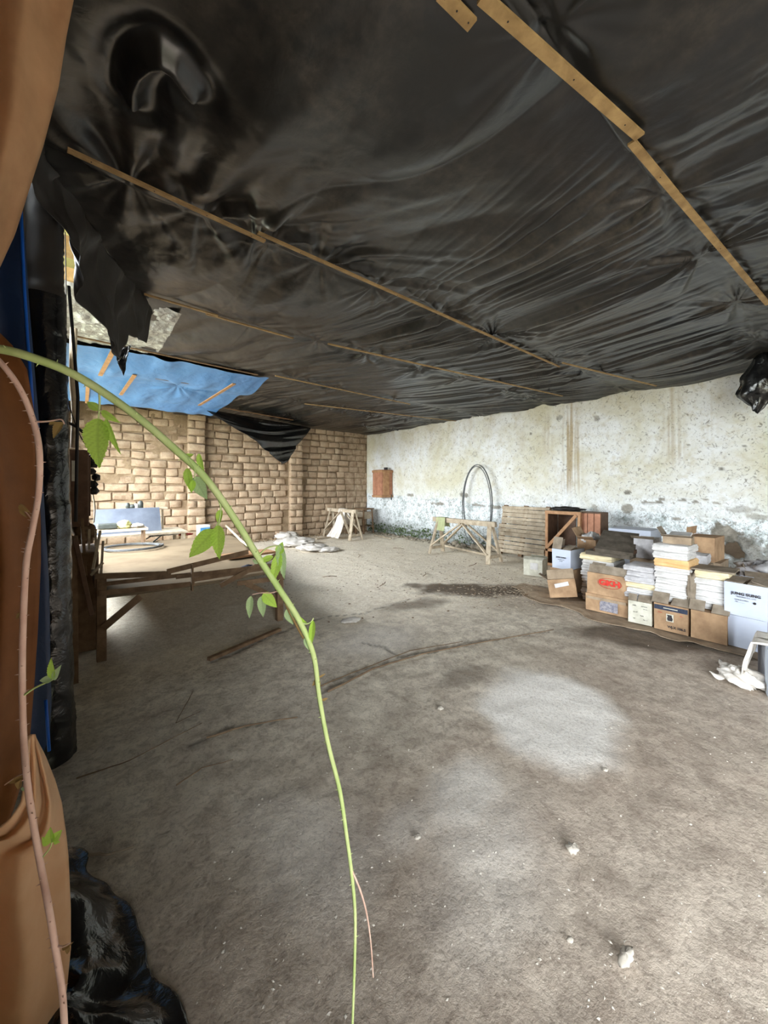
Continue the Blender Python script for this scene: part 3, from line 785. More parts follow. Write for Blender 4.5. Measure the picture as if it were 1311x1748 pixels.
c[..., 0] += -.25 * np.sin(PI * v * .55) * np.sin(PI * s) + off * am * .5; c[..., 1] += -.5 * np.sin(PI * v * .55) * np.sin(PI * s) - off * am
me.vertices.foreach_set('co', c.ravel()); me.update()
# bundle at the right end of the wall
R0, R1 = on_a(1300, 600, 7.2), on_a(1262, 640, 7.2)
G = np.zeros((24, 20, 3))
for i in range(24):
    for j in range(20):
        u, v_ = j / 19, i / 23
        xl = float(np.interp(v_, [0, .55, .8, 1], [1302, 1262, 1254, 1286])); xr = float(np.interp(v_, [0, .3, .7, 1], [1306, 1330, 1330, 1292]))
        p = on_a(xl + (xr - xl) * u, 588 + 114 * v_ + 10 * (u - .5) * v_, 7.1)
        G[i, j] = (p.x - .12 * math.sin(PI * u) * math.sin(PI * v_) + .05 * float(fbm(u * 3 + 9, v_ * 5, 140)), p.y + .03 * float(fbm(u * 4, v_ * 4, 141)), p.z)
o = MB().grid(G).build('plastic_bundle', M['poly_shiny']); recenter(o); o.modifiers.new('thickness', 'SOLIDIFY').thickness = .01
tag(o, 'bunched end of black plastic hanging from the ceiling at the right edge', 'plastic sheet')
p, q = on_a(1312, 580, 7.12), on_a(1258, 672, 7.1)
o = MB().tube([p, (p + q) / 2 + Vector((0, 0, -.02)), q], .006, 6).build('string', M['twig']); recenter(o); tag(o, 'string running down to the bunched black plastic at the right edge', 'string')

# yellow translucent sheets of the outer roof over the gap at the left, with timbers
o = MB().box((-.15, 4.0, 3.70), (1.0, 2.9, .02)).build('roof_sheet', M['roof_yellow']); recenter(o); tag(o, 'yellow translucent roof sheet seen above the gap by the black post', 'roof sheet')
for j, (b_, w_) in enumerate([(3.15, .05), (3.75, .08), (4.2, .14), (4.75, .06)]):
    o = MB().box((-.1, b_, 3.52), (1.0, w_, .12)).build('roof_purlin', M['lath']); recenter(o)
    tag(o, ['nearest', 'second', 'thickest', 'farthest'][j] + ' roof purlin in the gap above the black post', 'purlin', 'purlins under the yellow roof sheet')

# ================================================================== left edge: post, tarpaulins, wires
pb, pt_ = Vector((-.075, 2.80, -.01)), Vector((-.135, 2.93, 3.60))
n, m = 28, 190
P = np.zeros((m, n + 1, 3))
for i in range(m):
    v = i / (m - 1); c = pb.lerp(pt_, v); z = c.z
    for j in range(n + 1):
        a = 2 * PI * (j % n) / n
        cr = float(vn(a * 2.2, z * 16, 150)) * (.006 if z < 2.6 else .003) + .004 * math.sin(z * 150 + 2 * math.sin(a)) * max(0, float(vn(a * .8, z * 1.1, 151))) + .005 * float(vn(a * 1.5, z * 2, 152))
        r = .090 + cr - .006 * (z > 2.62)
        P[i, j] = (c.x + r * math.cos(a), c.y + r * math.sin(a), z)
root = thing('wrapped_post', 'round post wrapped in wrinkled shiny black plastic, at the left edge', 'post', (pb.x, pb.y, 0))
P -= np.array([pb.x, pb.y, 0])
MB().grid(P[:int(m * .72)]).build('plastic_wrap', M['poly_shiny'], root)
MB().grid(P[int(m * .72) - 1:]).build('upper_wrap', M['poly_matt'], root)['label'] = 'dusty brown-black upper wrapping'
MB().tube([(0, 0, -.01), (pt_.x - pb.x, pt_.y - pb.y, 3.58)], .076, 12).build('timber_core', M['bench_wood'], root)
mb = MB(); mb.tube([(.09, -.02, 1.3), (.1, -.03, 2.0), (.06, -.02, 2.62)], .008, 6)
mb.build('cable', M['wire'], root)

def tarp(name, rows, Zr, Zl, label, mat, n=40, m=70, fold=.03, seed=0, nf=5, cat='tarpaulin', xleft=-260):
    """rows: (y, x of the right-hand edge); the cloth runs from that edge (depth Zr) past the left of the frame (depth Zl)"""
    ys = [r[0] for r in rows]; xs = [r[1] for r in rows]; ls = [r[2] if len(r) > 2 else xleft for r in rows]
    P = np.zeros((m, n, 3))
    for i in range(m):
        v = i / (m - 1); y = ys[0] + (ys[-1] - ys[0]) * v; xr = float(np.interp(y, ys, xs)); xl = float(np.interp(y, ys, ls))
        for j in range(n):
            u = j / (n - 1)
            x = xr + (xl - xr) * u
            Z = Zr + (Zl - Zr) * u ** .8 + fold * math.sin(u * nf * PI + 1.3 * float(vn(v * 2, u, 160 + seed)) + 2 * v) * min(1, u * 5) + .4 * fold * float(vn(u * 9 + v * 4, v * 5, 161 + seed))
            P[i, j] = at(x, y, Z)
    o = MB().grid(P).build(name, M[mat]); recenter(o)
    md = o.modifiers.new('thickness', 'SOLIDIFY'); md.thickness = .004; md.offset = -1
    return tag(o, label, cat)
tarp('tan_tarpaulin', [(-140, 150), (0, 126), (60, 114), (150, 100), (250, 74), (330, 48), (400, 26), (470, -6), (520, -40)], 1.15, .8, 'tan tarpaulin bulging into the top left corner of the picture', 'tan', seed=1, fold=.035)
tarp('dark_blue_tarpaulin', [(330, 34), (400, 42), (520, 50), (640, 60), (760, 70), (900, 78), (1000, 84), (1120, 86), (1200, 88), (1262, 84), (1285, 74)], 1.72, 1.45, 'dark blue tarpaulin behind the brown one, against the black post', 'blue_dark', seed=2, fold=.03)
tarp('brown_tarpaulin', [(520, -60), (560, -8), (590, 22), (630, 46), (700, 58), (800, 66), (900, 70), (960, 70), (1050, 66), (1150, 60), (1250, 52), (1320, 42), (1380, 24), (1430, 4), (1470, -30)], 1.3, .95, 'brown tarpaulin belly hanging down the left edge of the picture', 'brown', seed=3, fold=.045)
tarp('lower_tan_tarpaulin', [(1255, 60, 52), (1290, 78, 50), (1330, 94, 46), (1370, 106, 40), (1400, 110, 20), (1430, 114, -20), (1460, 117, -180), (1550, 121, -260), (1620, 121), (1690, 114), (1780, 100), (1900, 80)], 1.0, .68, 'tan tarpaulin gathered at the bottom left corner', 'tan_lit', seed=4, fold=.03)
# hems
def hem(pts, Z, r, label, mat, cat='hem'):
    o = MB().tube([at(x, y, Z) for x, y in pts], r, 8).build('tarpaulin_hem', M[mat]); recenter(o); return tag(o, label, cat)
hem([(36, 360), (38, 420), (42, 500), (47, 580), (52, 640), (56, 700)], 1.70, .006, 'bright blue hem cord beside the upper part of the black post', 'blue_bright')
hem([(78, 1195), (80, 1225), (82, 1255), (84, 1282)], 1.66, .006, 'bright blue hem cord at the foot of the black post', 'blue_bright')

def wirepx(pts, b, r, label, mat='wire', cat='wire', name='hanging_wire', n=5):
    P = [on_b(x, y, b) for x, y in pts]
    # smooth
    out = []
    for i in range(len(P) - 1):
        p_ = P[max(i - 1, 0)]; q_ = P[i]; r_ = P[i + 1]; s_ = P[min(i + 2, len(P) - 1)]
        for k in range(n):
            t = k / n
            out.append(.5 * ((2 * q_) + (r_ - p_) * t + (2 * p_ - 5 * q_ + 4 * r_ - s_) * t * t + (3 * q_ - p_ - 3 * r_ + s_) * t ** 3))
    out.append(P[-1])
    o = MB().tube(out, r, 6).build(name, M[mat]); recenter(o); return tag(o, label, cat)
wirepx([(95, 360), (92, 420), (98, 470), (108, 520), (112, 590)], 3.4, .005, 'black wire loop beside the top of the post')
wirepx([(111, 396), (112, 430), (113, 560), (110, 640), (118, 690), (135, 740), (150, 765)], 3.7, .0035, 'black wire hanging in front of the bright left window')
wirepx([(112, 720), (128, 727), (142, 738)], 3.7, .01, 'short dark wire end pointing at the brick wall')
wirepx([(103, 930), (106, 970), (101, 1005)], 3.4, .004, 'thin grey wire beside the timber clutter', 'twig')
wirepx([(126, 560), (124, 640), (128, 700), (126, 765)], 4.9, .03, 'pale stripped pole standing in the left window', 'board', 'pole', 'window_pole')

# dark brown meter cabinet on the left wall
root = thing('wall_cabinet', 'dark brown wooden cabinet on the left wall beside the window', 'cabinet', (0, 5.05, 1.1))
MB().box((0, 0, .38), (.26, .44, .76), None, .01).build('body', M['dark_wood'], root)
MB().box((.135, -.02, .4), (.016, .34, .6), None, .004).build('door', M['dark_wood'], root)
MB().box((.02, -.225, .55), (.05, .012, .2)).build('paper_label', M['card_cream'], root)
for k in range(7): MB().rock((.15 + .04 * random.random(), random.uniform(-.15, .1), .35 + .07 * k), (.05, .06, .05), k).build('cable_bundle', M['wire'], root)
wirepx([(153, 805), (158, 840), (162, 868), (160, 892)], 5.3, .007, 'white cable hanging below the dark cabinet', 'board')

# ================================================================== workbench
def seg(mbn, p, q, w, t): mbn.bar(p, q, w, t, bev=.003)
X0, X1, Y0, Y1, TZ, BZ = .16, 1.80, 4.10, 7.65, .72, .555
root = thing('workbench', 'long rough workbench with a pale dusty top and slatted front', 'workbench', (0, 0, 0))
n1, n2 = 40, 50
ga = np.linspace(X0 + .06, X1 + .6, n1); gb = np.linspace(Y0 - .03, Y1, n2); A, B = np.meshgrid(ga, gb)
u = (A - X0) / (X1 - X0); v = (B - Y0) / (Y1 - Y0)
A2 = A - .6 * (1 - sst(0, 1, v)) * sst(.6, 1.36, u)
Zt = BZ - .012 * np.sin(PI * np.clip(u, 0, 1)) * (1 - v) + .002 * fbm(A * 8, B * 8, 170)
m = Mat('dusty_pale_bench_top', .85, .15)
c = m.mix(m.ramp(m.noise(2.2, 5, .6), [(.4, 0.0), (.68, 1.0)]), S(126, 110, 88), S(108, 92, 72))
c = m.mix(m.ramp(m.noise(45, 3, .6), [(.68, 0.0), (.72, 1.0)]), c, S(110, 92, 76)); m.col(c)
M['bench_top'] = m.m
o = grid_obj('tabletop', A2, B, Zt, M['bench_top'], root); o.modifiers.new('thickness', 'SOLIDIFY').thickness = .018
def leg(x, y, h): MB().box((x, y, h / 2), (.07, .07, h), None, .004).build('leg', M['bench_wood'], root)
leg(X0 + .035, Y0, TZ); leg(X1, Y0 - .02, TZ - .06); leg(X0 + .03, Y1 - .04, BZ - .03); leg(X1 + .5, Y1 - .04, BZ - .03)
def rail(p, q, w=.012, t=.045, name='rail', mat='bench_wood'):
    MB().bar(p, q, w, t, bev=.002).build(name, M[mat], root)
F = Y0 - .045
def fp(x, y): return on_b(x, y, F)
rail(fp(162, 984), fp(292, 979), t=.05); rail(on_b(285, 976, F - .02), on_b(424, 942, F - .02), t=.05)
rail(fp(168, 998), fp(345, 978), t=.035); rail(on_b(300, 985, F - .015), on_b(482, 963, F - .015), t=.04)
rail(fp(168, 1013), fp(332, 996), t=.045); rail(fp(326, 990), fp(462, 968), t=.045)
rail(fp(405, 996), fp(486, 986), t=.05)
rail(on_b(328, 963, F - .03), on_b(328, 1008, F - .03), .05, .016, 'middle_post')
rail(fp(176, 1072), fp(240, 1018), .015, .06, 'brace'); rail(on_b(376, 1000, F - .02), on_b(478, 944, F - .02), .015, .05, 'brace')
rail(on_b(420, 996, F + .05), on_b(474, 1022, F + .05), .015, .055, 'brace')
rail((X0, Y0, TZ - .05), (X0, Y1, BZ - .0), .03, .08); rail((X1 - .05, Y0, BZ - .06), (X1 + .5, Y1, BZ - .06), .03, .08)
# things on the bench
def coil(name, c, rx, ry, turns, r, label, mat, cat, tilt=None, group=None, wob=.02, plane='XY', seed=0):
    pts = []
    N = 40 * turns
    rr = random.Random(seed)
    ph = [rr.uniform(0, 6) for _ in range(4)]
    for i in range(N + 1):
        a = 2 * PI * i / 40; k = 1 + wob * math.sin(a * .5 + ph[0]) + wob * .7 * math.sin(a * 1.5 + ph[1])
        x, y = rx * k * math.cos(a), ry * k * math.sin(a)
        lift = r * 1.0 + r * 1.6 * (i / N) * turns * .5
        if plane == 'XY': pts.append((c[0] + x, c[1] + y, c[2] + lift))
        else: pts.append((c[0] - lift * 1.2, c[1] + x, c[2] + y))
    o = MB().tube(pts, r, 6).build(name, M[mat]); recenter(o); return tag(o, label, cat, group)
coil('hose_coil', (.72, 6.9, BZ + .008), .36, .36, 3, .010, 'coil of thin dark hose lying on the workbench', 'black_pipe', 'hose', wob=.05)
# metal sheet leaning on the brick wall behind the bench
p0, p1, p2, p3 = on_b(160, 870, 8.2), on_b(272, 866, 8.3), on_b(277, 914, 8.1), on_b(160, 914, 8.0)
root = MB(); root.add([p0, p1, p2, p3, p0 + Vector((0, .02, 0)), p1 + Vector((0, .02, 0)), p2 + Vector((0, .02, 0)), p3 + Vector((0, .02, 0))], [(3, 2, 1, 0), (4, 5, 6, 7), (0, 1, 5, 4), (1, 2, 6, 5), (2, 3, 7, 6), (3, 0, 4, 7)])
z0 = p3.z
o = root.build('metal_sheet', M['metal_sheet']); recenter(o); tag(o, 'grey-blue metal sheet standing behind the workbench against the bricks', 'metal sheet')
# trestle carrying the sheet (far bench)
r2 = thing('low_bench', 'dusty low bench behind the workbench by the brick wall', 'bench', (0, 0, 0))
MB().box((.85, 8.2, z0 - .02), (1.6, .9, .035)).build('bench_board', M['board'], r2)
for x in (.12, 1.58):
    for y in (7.8, 8.6): MB().box((x, y, (z0 - .04) / 2), (.06, .06, z0 - .04)).build('leg', M['board'], r2)
# shelf with dark tray, yellow film
sp = on_b(185, 903, 7.35); 
r3 = thing('side_shelf', 'small dusty shelf box at the left end of the workbench', 'shelf', (0, 0, 0))
shz = sp.z
MB().box((.52, 7.35, shz - .02), (.86, .30, .035)).build('shelf_board', M['board'], r3)
for x in (.14, .90): MB().box((x, 7.35, (BZ + shz - .04) / 2), (.03, .26, shz - .04 - BZ)).build('side_panel', M['bench_wood'], r3)
mb = MB(); mb.box((.42, 7.35, shz + .045), (.26, .2, .08), None, .015); o = mb.build('dark_tray', M['dark_metal']); recenter(o); tag(o, 'dark green tray on the small shelf at the end of the workbench', 'tray')
def crumple(c, s, name, label, mat, cat, seed=0, n=16, group=None, flat=0.0):
    P = np.zeros((n, n * 2 + 1, 3))
    for i in range(n):
        th = PI * i / (n - 1)
        for j in range(n * 2 + 1):
            ph = PI * (j % (n * 2)) / n
            k = 1 + .34 * float(fbm(math.cos(ph) * math.sin(th) * 2.2 + 5 * seed, math.sin(ph) * math.sin(th) * 2.2 + math.cos(th) * 2, 180 + seed)) 
            k += .26 * (1 - 2 * abs(float(vn(math.cos(ph) * 5 + seed, math.cos(th) * 5 + math.sin(ph) * 4, 190 + seed))))
            P[i, j] = (c[0] + s[0] * k * math.sin(th) * math.cos(ph), c[1] + s[1] * k * math.sin(th) * math.sin(ph), max(c[2] - s[2], c[2] - s[2] * k * math.cos(th) * (1 - flat)) )
    o = MB().grid(P, smooth=True).build(name, M[mat]); recenter(o); return tag(o, label, cat, group)
crumple((.64, 7.33, shz + .055), (.10, .09, .055), 'crumpled_film', 'yellow crumpled film on the small shelf', 'yellow', 'plastic film', 1)
crumple((.80, 7.35, shz + .03), (.10, .10, .03), 'crumpled_rag', 'white rag on the right end of the small shelf', 'cloth_white', 'rag', 2)
# blue tin bag with a white top
bp = on_z(347, 914, BZ)
root = thing('paint_box', 'blue and white printed box standing on the far side of the workbench', 'box', (bp.x, bp.y, BZ + .003), .2)
MB().box((0, 0, .10), (.21, .12, .20), None, .006).build('body', M['white_paint'], root)
MB().box((.01, -.062, .085), (.18, .004, .13)).build('blue_label', M['blue_tin'], root)
MB().box((.0, -.0655, .10), (.09, .002, .018)).build('label_print', M['white_paint'], root)
def onbench(x, y): return on_z(x, y, BZ)
for k, (x, y, s, mt, lb, nm, ct) in enumerate([(318, 914, (.10, .06, .022), 'red_bag', 'red and white wrapper on the workbench left of the blue box', 'printed_wrapper', 'wrapper'),
        (292, 914, (.12, .07, .03), 'cloth_white', 'white rag on the far edge of the workbench', 'crumpled_rag', 'rag'), (268, 916, (.12, .06, .02), 'cloth_white', 'flat white scrap beside the hose coil', 'crumpled_rag', 'rag'),
        (314, 917, (.03, .03, .05), 'yellow', 'small yellow scrap standing by the red wrapper', 'crumpled_film', 'plastic film'),
        (445, 966, (.07, .05, .025), 'ink', 'dark blue scrap at the near right end of the workbench', 'cloth_scrap', 'scrap')]):
    p = onbench(x, y); 
    if k == 4: p = Vector((1.55, 4.35, BZ)); 
    crumple((p.x, p.y, BZ + s[2]), s, nm, lb, mt, ct, 3 + k)
P = [onbench(x, y) + Vector((0, 0, .03 + h)) for x, y, h in [(386, 906, .08), (398, 916, .05), (412, 928, .02), (428, 938, 0), (440, 944, 0)]]
o = MB().tube(P, .022, 8).build('white_roll', M['board']); recenter(o); tag(o, 'pale curved roll lying across the right side of the workbench', 'roll')
o = MB().bar(onbench(382, 955) + Vector((0, 0, .03)), onbench(462, 944) + Vector((0, 0, .03)), .30, .03, bev=.004).build('board_offcut', M['orange_wood']); recenter(o); tag(o, 'brown board offcut lying on the near right corner of the workbench', 'board')
for k, (x0, y0, x1, y1) in enumerate([(275, 915, 262, 930), (268, 910, 250, 925), (248, 911, 264, 911)]):
    o = MB().tube([onbench(x0, y0 + 4) + Vector((0, 0, .05)), onbench(x1, y1 - 4) + Vector((0, 0, .012))], .012, 6).build('metal_rod', M['dark_metal']); recenter(o)
    tag(o, ['longest', 'middle', 'shortest'][k] + ' dark rod beside the hose coil on the workbench', 'rod', 'dark rods on the workbench')
# little bottles on top of the metal sheet's edge: ledge things
lz = on_b(225, 866, 8.45).z
r4 = thing('ledge_board', 'narrow ledge on the brick wall behind the metal sheet', 'ledge', (0, 0, 0))
MB().box((1.05, 8.42, lz - .03), (.75, .12, .03)).build('board', M['board'], r4)
for x in (.75, 1.35): MB().box((x, 8.46, (lz - .045 + z0) / 2), (.04, .04, lz - .045 - z0)).build('prop', M['board'], r4)
for k, (x, h, w) in enumerate([(218, .10, .035), (226, .07, .05), (232, .08, .04), (240, .13, .045)]):
    p = on_b(x, 868, 8.42); o = MB().tube([(p.x, p.y, lz - .012), (p.x, p.y, lz - .012 + h * .7), (p.x, p.y, lz - .012 + h)], [w, w, w * .5], 10).build('small_jar', M['dark_metal'] if k != 2 else M['white_paint']); recenter(o)
    tag(o, ['first', 'second', 'third white', 'last and tallest'][k] + ' jar from the left on the ledge above the metal sheet', 'jar', 'jars on the ledge by the brick wall')

# timber clutter at the left end of the bench
def plank(p, q, w, t, label, mat='bench_wood', name='leaning_plank', cat='plank', group='planks leaning at the left end of the workbench'):
    o = MB().bar(p, q, w, t, up=(1, 0, 0), bev=.002).build(name, M[mat]); recenter(o); return tag(o, label, cat, group)
plank(on_b(125, 915, 3.75), on_b(127, 1166, 3.75), .05, .05, 'upright dark post standing left of the workbench', 'bench_wood')
plank(on_b(128, 918, 3.72), on_b(157, 1050, 3.72), .04, .03, 'plank slanting down from the upright post to the bench leg', 'dark_wood')
plank(on_b(140, 888, 4.6), on_b(146, 985, 4.4), .12, .025, 'wide plank behind the upright post', 'bench_wood')
plank(on_b(152, 905, 4.7), on_b(152, 975, 4.5), .06, .02, 'pale short board in the clutter left of the bench', 'board')
plank(on_b(163, 908, 4.9), on_b(164, 950, 4.7), .05, .02, 'pale board end standing beside the hose coil', 'board')
plank(on_b(171, 908, 4.6), on_b(158, 975, 4.2), .045, .02, 'splintered lath leaning at the bench corner', 'board')
plank(on_b(176, 925, 4.5), on_b(172, 985, 4.15), .03, .02, 'thin lath standing at the bench corner', 'board')
plank(on_b(176, 960, 4.12), on_b(155, 982, 4.12), .03, .02, 'short splint lying slanted on the bench corner', 'board')
crumple((.10, 4.95, 1.02), (.09, .12, .10), 'wire_tangle', 'tangled brown bundle on the clutter under the dark cabinet', 'bench_wood', 'bundle', 12)
o = MB().box((.06, 4.75, .45), (.26, .7, .9), None, .01).build('timber_crate', M['bench_wood']); recenter(o); tag(o, 'dark timber crate in the shadow behind the upright post', 'crate')

# ================================================================== floor things at the left
o = MB().bar(on_z(356, 1128) + Vector((0, 0, .012)), on_z(478, 1076) + Vector((0, 0, .012)), .05, .03, bev=.003).build('floor_plank', M['bench_wood']); recenter(o); tag(o, 'narrow plank lying on the floor in front of the workbench', 'plank')
def fl_tube(pts, r, label, mat='twig', name='twig', cat='twig', z=.0, group=None, jit=.0, tip=.5):
    P = [on_z(x, y) + Vector((0, 0, z + r + random.uniform(0, jit))) for x, y in pts]
    out = []
    for i in range(len(P) - 1):
        for k in range(6):
            t = k / 6; p = P[i].lerp(P[i + 1], t); p += Vector((random.uniform(-1, 1) * r * .6, random.uniform(-1, 1) * r * .6, 0)); out.append(p)
    out.append(P[-1]); N = len(out)
    o = MB().tube(out, [r * (1 - (1 - tip) * i / N) for i in range(N)], 5).build(name, M[mat]); recenter(o); return tag(o, label, cat, group)
fl_tube([(300, 1342), (345, 1312), (398, 1298)], .004, 'pale dry twig at the edge of the dark shadow on the floor')
fl_tube([(352, 1262), (420, 1240), (508, 1226)], .007, 'thin stick lying on the floor below the long plank')
fl_tube([(560, 1182), (640, 1142), (720, 1118), (820, 1098), (945, 1076)], .008, 'long dry creeper trailing across the middle of the floor')
fl_tube([(540, 1175), (600, 1150), (700, 1112), (790, 1096)], .006, 'thinner dry creeper running beside the long one')
fl_tube([(330, 1180), (300, 1235), (342, 1215)], .003, 'forked twig in the shadow under the workbench')
fl_tube([(130, 1330), (220, 1300), (345, 1235)], .004, 'long twig in the dark left of the floor', 'twig')
fl_tube([(150, 1462), (190, 1460), (228, 1449)], .007, 'pale stick lying on the dark left floor', 'board', 'stick', 'stick')

# black plastic crumpled on the floor at the bottom left
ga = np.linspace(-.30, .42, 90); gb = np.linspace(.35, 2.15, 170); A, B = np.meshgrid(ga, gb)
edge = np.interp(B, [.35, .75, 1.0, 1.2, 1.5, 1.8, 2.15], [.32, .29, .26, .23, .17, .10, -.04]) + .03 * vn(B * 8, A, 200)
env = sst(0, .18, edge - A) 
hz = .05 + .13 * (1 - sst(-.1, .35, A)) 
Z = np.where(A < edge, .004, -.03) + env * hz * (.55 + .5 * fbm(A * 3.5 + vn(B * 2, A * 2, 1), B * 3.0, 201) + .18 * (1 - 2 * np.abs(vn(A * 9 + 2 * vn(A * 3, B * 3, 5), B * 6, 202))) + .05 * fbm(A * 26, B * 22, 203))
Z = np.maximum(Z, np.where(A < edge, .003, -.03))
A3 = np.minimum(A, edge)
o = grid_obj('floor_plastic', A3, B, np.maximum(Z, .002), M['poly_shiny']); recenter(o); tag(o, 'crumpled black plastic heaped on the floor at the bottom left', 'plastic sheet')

# ================================================================== sawhorses
def sawhorse(origin, ang, L, Hh, label, spread=.22, far=True, mat='board', brace=True):
    root = thing('sawhorse', label, 'sawhorse', origin, ang)
    def b(p, q, w, t, nm): MB().bar(p, q, w, t, bev=.003).build(nm, M[mat], root)
    b((-L / 2 - .02, 0, Hh - .045), (L / 2 + .08, 0, Hh - .045), .07, .10, 'beam')
    for sx in (-1, 1):
        x = sx * (L / 2 - .1)
        for sy in (-1, 1):
            b((x, sy * .028, Hh - .015), (x + sx * .10, sy * spread, 0.008), .085, .04, 'leg')
        b((x + sx * .085, -spread * .85, .13), (x + sx * .085, spread * .85, .13), .025, .06, 'stretcher')
        for sy in (-1, 1):
            b((x + sx * .08, sy * (spread * .8 + .03), .18), (sx * .02, sy * .06, Hh - .08), .06, .028, 'brace')
    return root
front_saw = sawhorse((6.38, 5.22, 0), PI / 2, 1.55, .80, 'larger wooden sawhorse in front of the plaster wall beside the pallet')
back_saw = sawhorse((6.1, 9.45, 0), PI / 2 + .06, 1.30, .84, 'smaller pale sawhorse standing before the brick wall, with a cloth on it')
# cloths over them
def drape(name, c, ang, w0, w1, zt, za, zb, label, mat, seed=0, cat='cloth', fold=.02, half=.055, spread=.2):
    n, m = 26, 40; P = np.zeros((m, n, 3)); ca, sa = math.cos(ang), math.sin(ang)
    for i in range(m):
        v = i / (m - 1) * 2 - 1           # -1 front hem .. 0 beam .. 1 back hem
        for j in range(n):
            u = j / (n - 1) - .5
            dep = abs(v); zlow = za if v < 0 else zb
            z = zt - max(0, dep - .12) / .88 * (zt - zlow); out = (half * min(1, dep / .12) + spread * max(0, dep - .12) / .88 * ((zt - z) / max(.1, zt)) ) * (-1 if v < 0 else 1)
            w = w0 + (w1 - w0) * max(0, dep - .1)
            f = fold * float(vn(u * 11 + seed, v * 1.5, 210 + seed)) * min(1, dep * 3)
            x, y = u * w, out + f
            P[i, j] = (c[0] + x * ca - y * sa, c[1] + x * sa + y * ca, z + .004 + .012 * float(vn(u * 9, v * 3, 211 + seed)) * dep)
    o = MB().grid(P).build(name, M[mat]); recenter(o); o.modifiers.new('thickness', 'SOLIDIFY').thickness = .003
    return tag(o, label, cat)
drape('draped_cloth', (6.13, 9.45), PI / 2 + .06, .22, .62, .852, .35, .04, 'dirty white cloth thrown over the sawhorse by the brick wall', 'cloth_white', 1, fold=.035, spread=.35)
drape('draped_cloth', (6.38, 5.80), PI / 2, .26, .28, .812, .60, .52, 'small faded green cloth over the left end of the larger sawhorse', 'cloth_green', 2, fold=.015, half=.06, spread=.12)
o = MB().bar((6.30, 4.45, .86), (6.34, 4.62, .84), .05, .06, bev=.004).build('timber_offcut', M['board']); 
bpy.data.objects.remove(o)

# ================================================================== against the plaster wall
coil('pipe_coil', (7.62, 5.80, 1.02), .42, .98, 3, .010, 'tall oval coil of black plastic pipe leaning on the plaster wall', 'black_pipe', 'pipe coil', plane='YZ', wob=.055, seed=3)
# wooden cabinet hung on the wall
root = thing('wall_box', 'reddish wooden box hung on the plaster wall near the brick corner', 'wall box', (7.56, 9.39, 1.14))
MB().box((0, 0, .44), (.42, .46, .86), None, .008).build('body', M['red_wood'], root)
for z in (.05, .82): MB().box((-.005, 0, z), (.46, .50, .07), None, .006).build('trim_board', M['orange_wood'], root)
for y in (-.12, .12): MB().box((-.215, y, .44), (.012, .20, .70), None, .004).build('front_panel', M['red_wood'], root)
MB().box((-.05, -.236, .44), (.25, .012, .70), None, .004).build('side_panel', M['orange_wood'], root)
MB().box((.05, -.1, .90), (.07, .1, .09)).build('cable_outlet', M['ink_black'], root)
MB().bar((.15, -.255, .1), (.15, -.255, -.07), .02, .02).build('bracket', M['dark_metal'], root)
# pallet leaning
def on_px(x, y, a): return on_a(x, y, a)
pr = thing('pallet', 'weathered slatted pallet leaning against the plaster wall', 'pallet', (7.40, 4.52, 0))
pr.rotation_euler = (0, math.radians(13), 0)
rr = random.Random(4); z = .05
k = 0
while z < 1.08:
    h = rr.uniform(.062, .085)
    MB().box((-.045 + rr.uniform(-.004, .004), rr.uniform(-.02, .02), z + h / 2), (.018, 1.12 + rr.uniform(-.05, .03), h), Matrix.Rotation(rr.uniform(-.015, .015), 3, 'X'), .002).build('slat', M['board'], pr); z += h + rr.uniform(.006, .022); k += 1
for y in (-.5, 0, .5): MB().box((0, y, .55), (.07, .09, 1.10), None, .003).build('stringer', M['bench_wood'], pr)
for zz in (.08, .5, .95): MB().box((.045, 0, zz), (.018, 1.1, .09), None, .002).build('back_slat', M['board'], pr)
# open wooden crate standing on end
a0 = 7.0
cr = thing('wooden_crate', 'open orange-brown wooden crate frame standing beside the pallet', 'crate', (a0, 3.42, 0))
def cb(c, s, nm, mt='orange_wood'): MB().box(c, s, None, .003).build(nm, M[mt], cr)
Hc = 1.04
cb((0, .30, Hc / 2), (.03, .05, Hc), 'stile'); cb((0, -.30, Hc / 2), (.03, .05, Hc), 'stile')
cb((0, 0, Hc - .03), (.035, .66, .06), 'top_rail'); cb((0, 0, .30), (.03, .66, .06), 'middle_rail'); cb((0, 0, .03), (.03, .66, .05), 'bottom_rail')
cb((.22, .31, Hc / 2), (.42, .018, Hc - .04), 'side_panel', 'dark_wood'); cb((.22, -.31, Hc / 2), (.42, .018, Hc - .04), 'side_panel', 'orange_wood')
cb((.22, 0, Hc - .01), (.42, .62, .018), 'top_panel', 'board')
cb((.42, .12, Hc / 2), (.02, .34, Hc - .06), 'back_board', 'dark_wood')
MB().bar((-.025, .30, .33), (-.025, -.26, Hc - .06), .02, .055, bev=.003).build('diagonal_brace', M['orange_wood'], cr)
crumple((a0 + .2, 3.45, Hc + .035), (.10, .28, .035), 'black_rag', 'black rag lying on top of the open wooden crate', 'wire', 'rag', 20)
crt = thing('upright_box', 'brown plank box standing right behind the open wooden crate', 'wooden box', (7.22, 2.95, 0))
MB().box((0, 0, .52), (.30, .34, 1.04), None, .006).build('body', M['dark_wood'], crt)
for y in (-.11, 0, .11): MB().box((-.155, y, .52), (.012, .10, 1.0), None, .003).build('plank', M['red_wood'], crt)

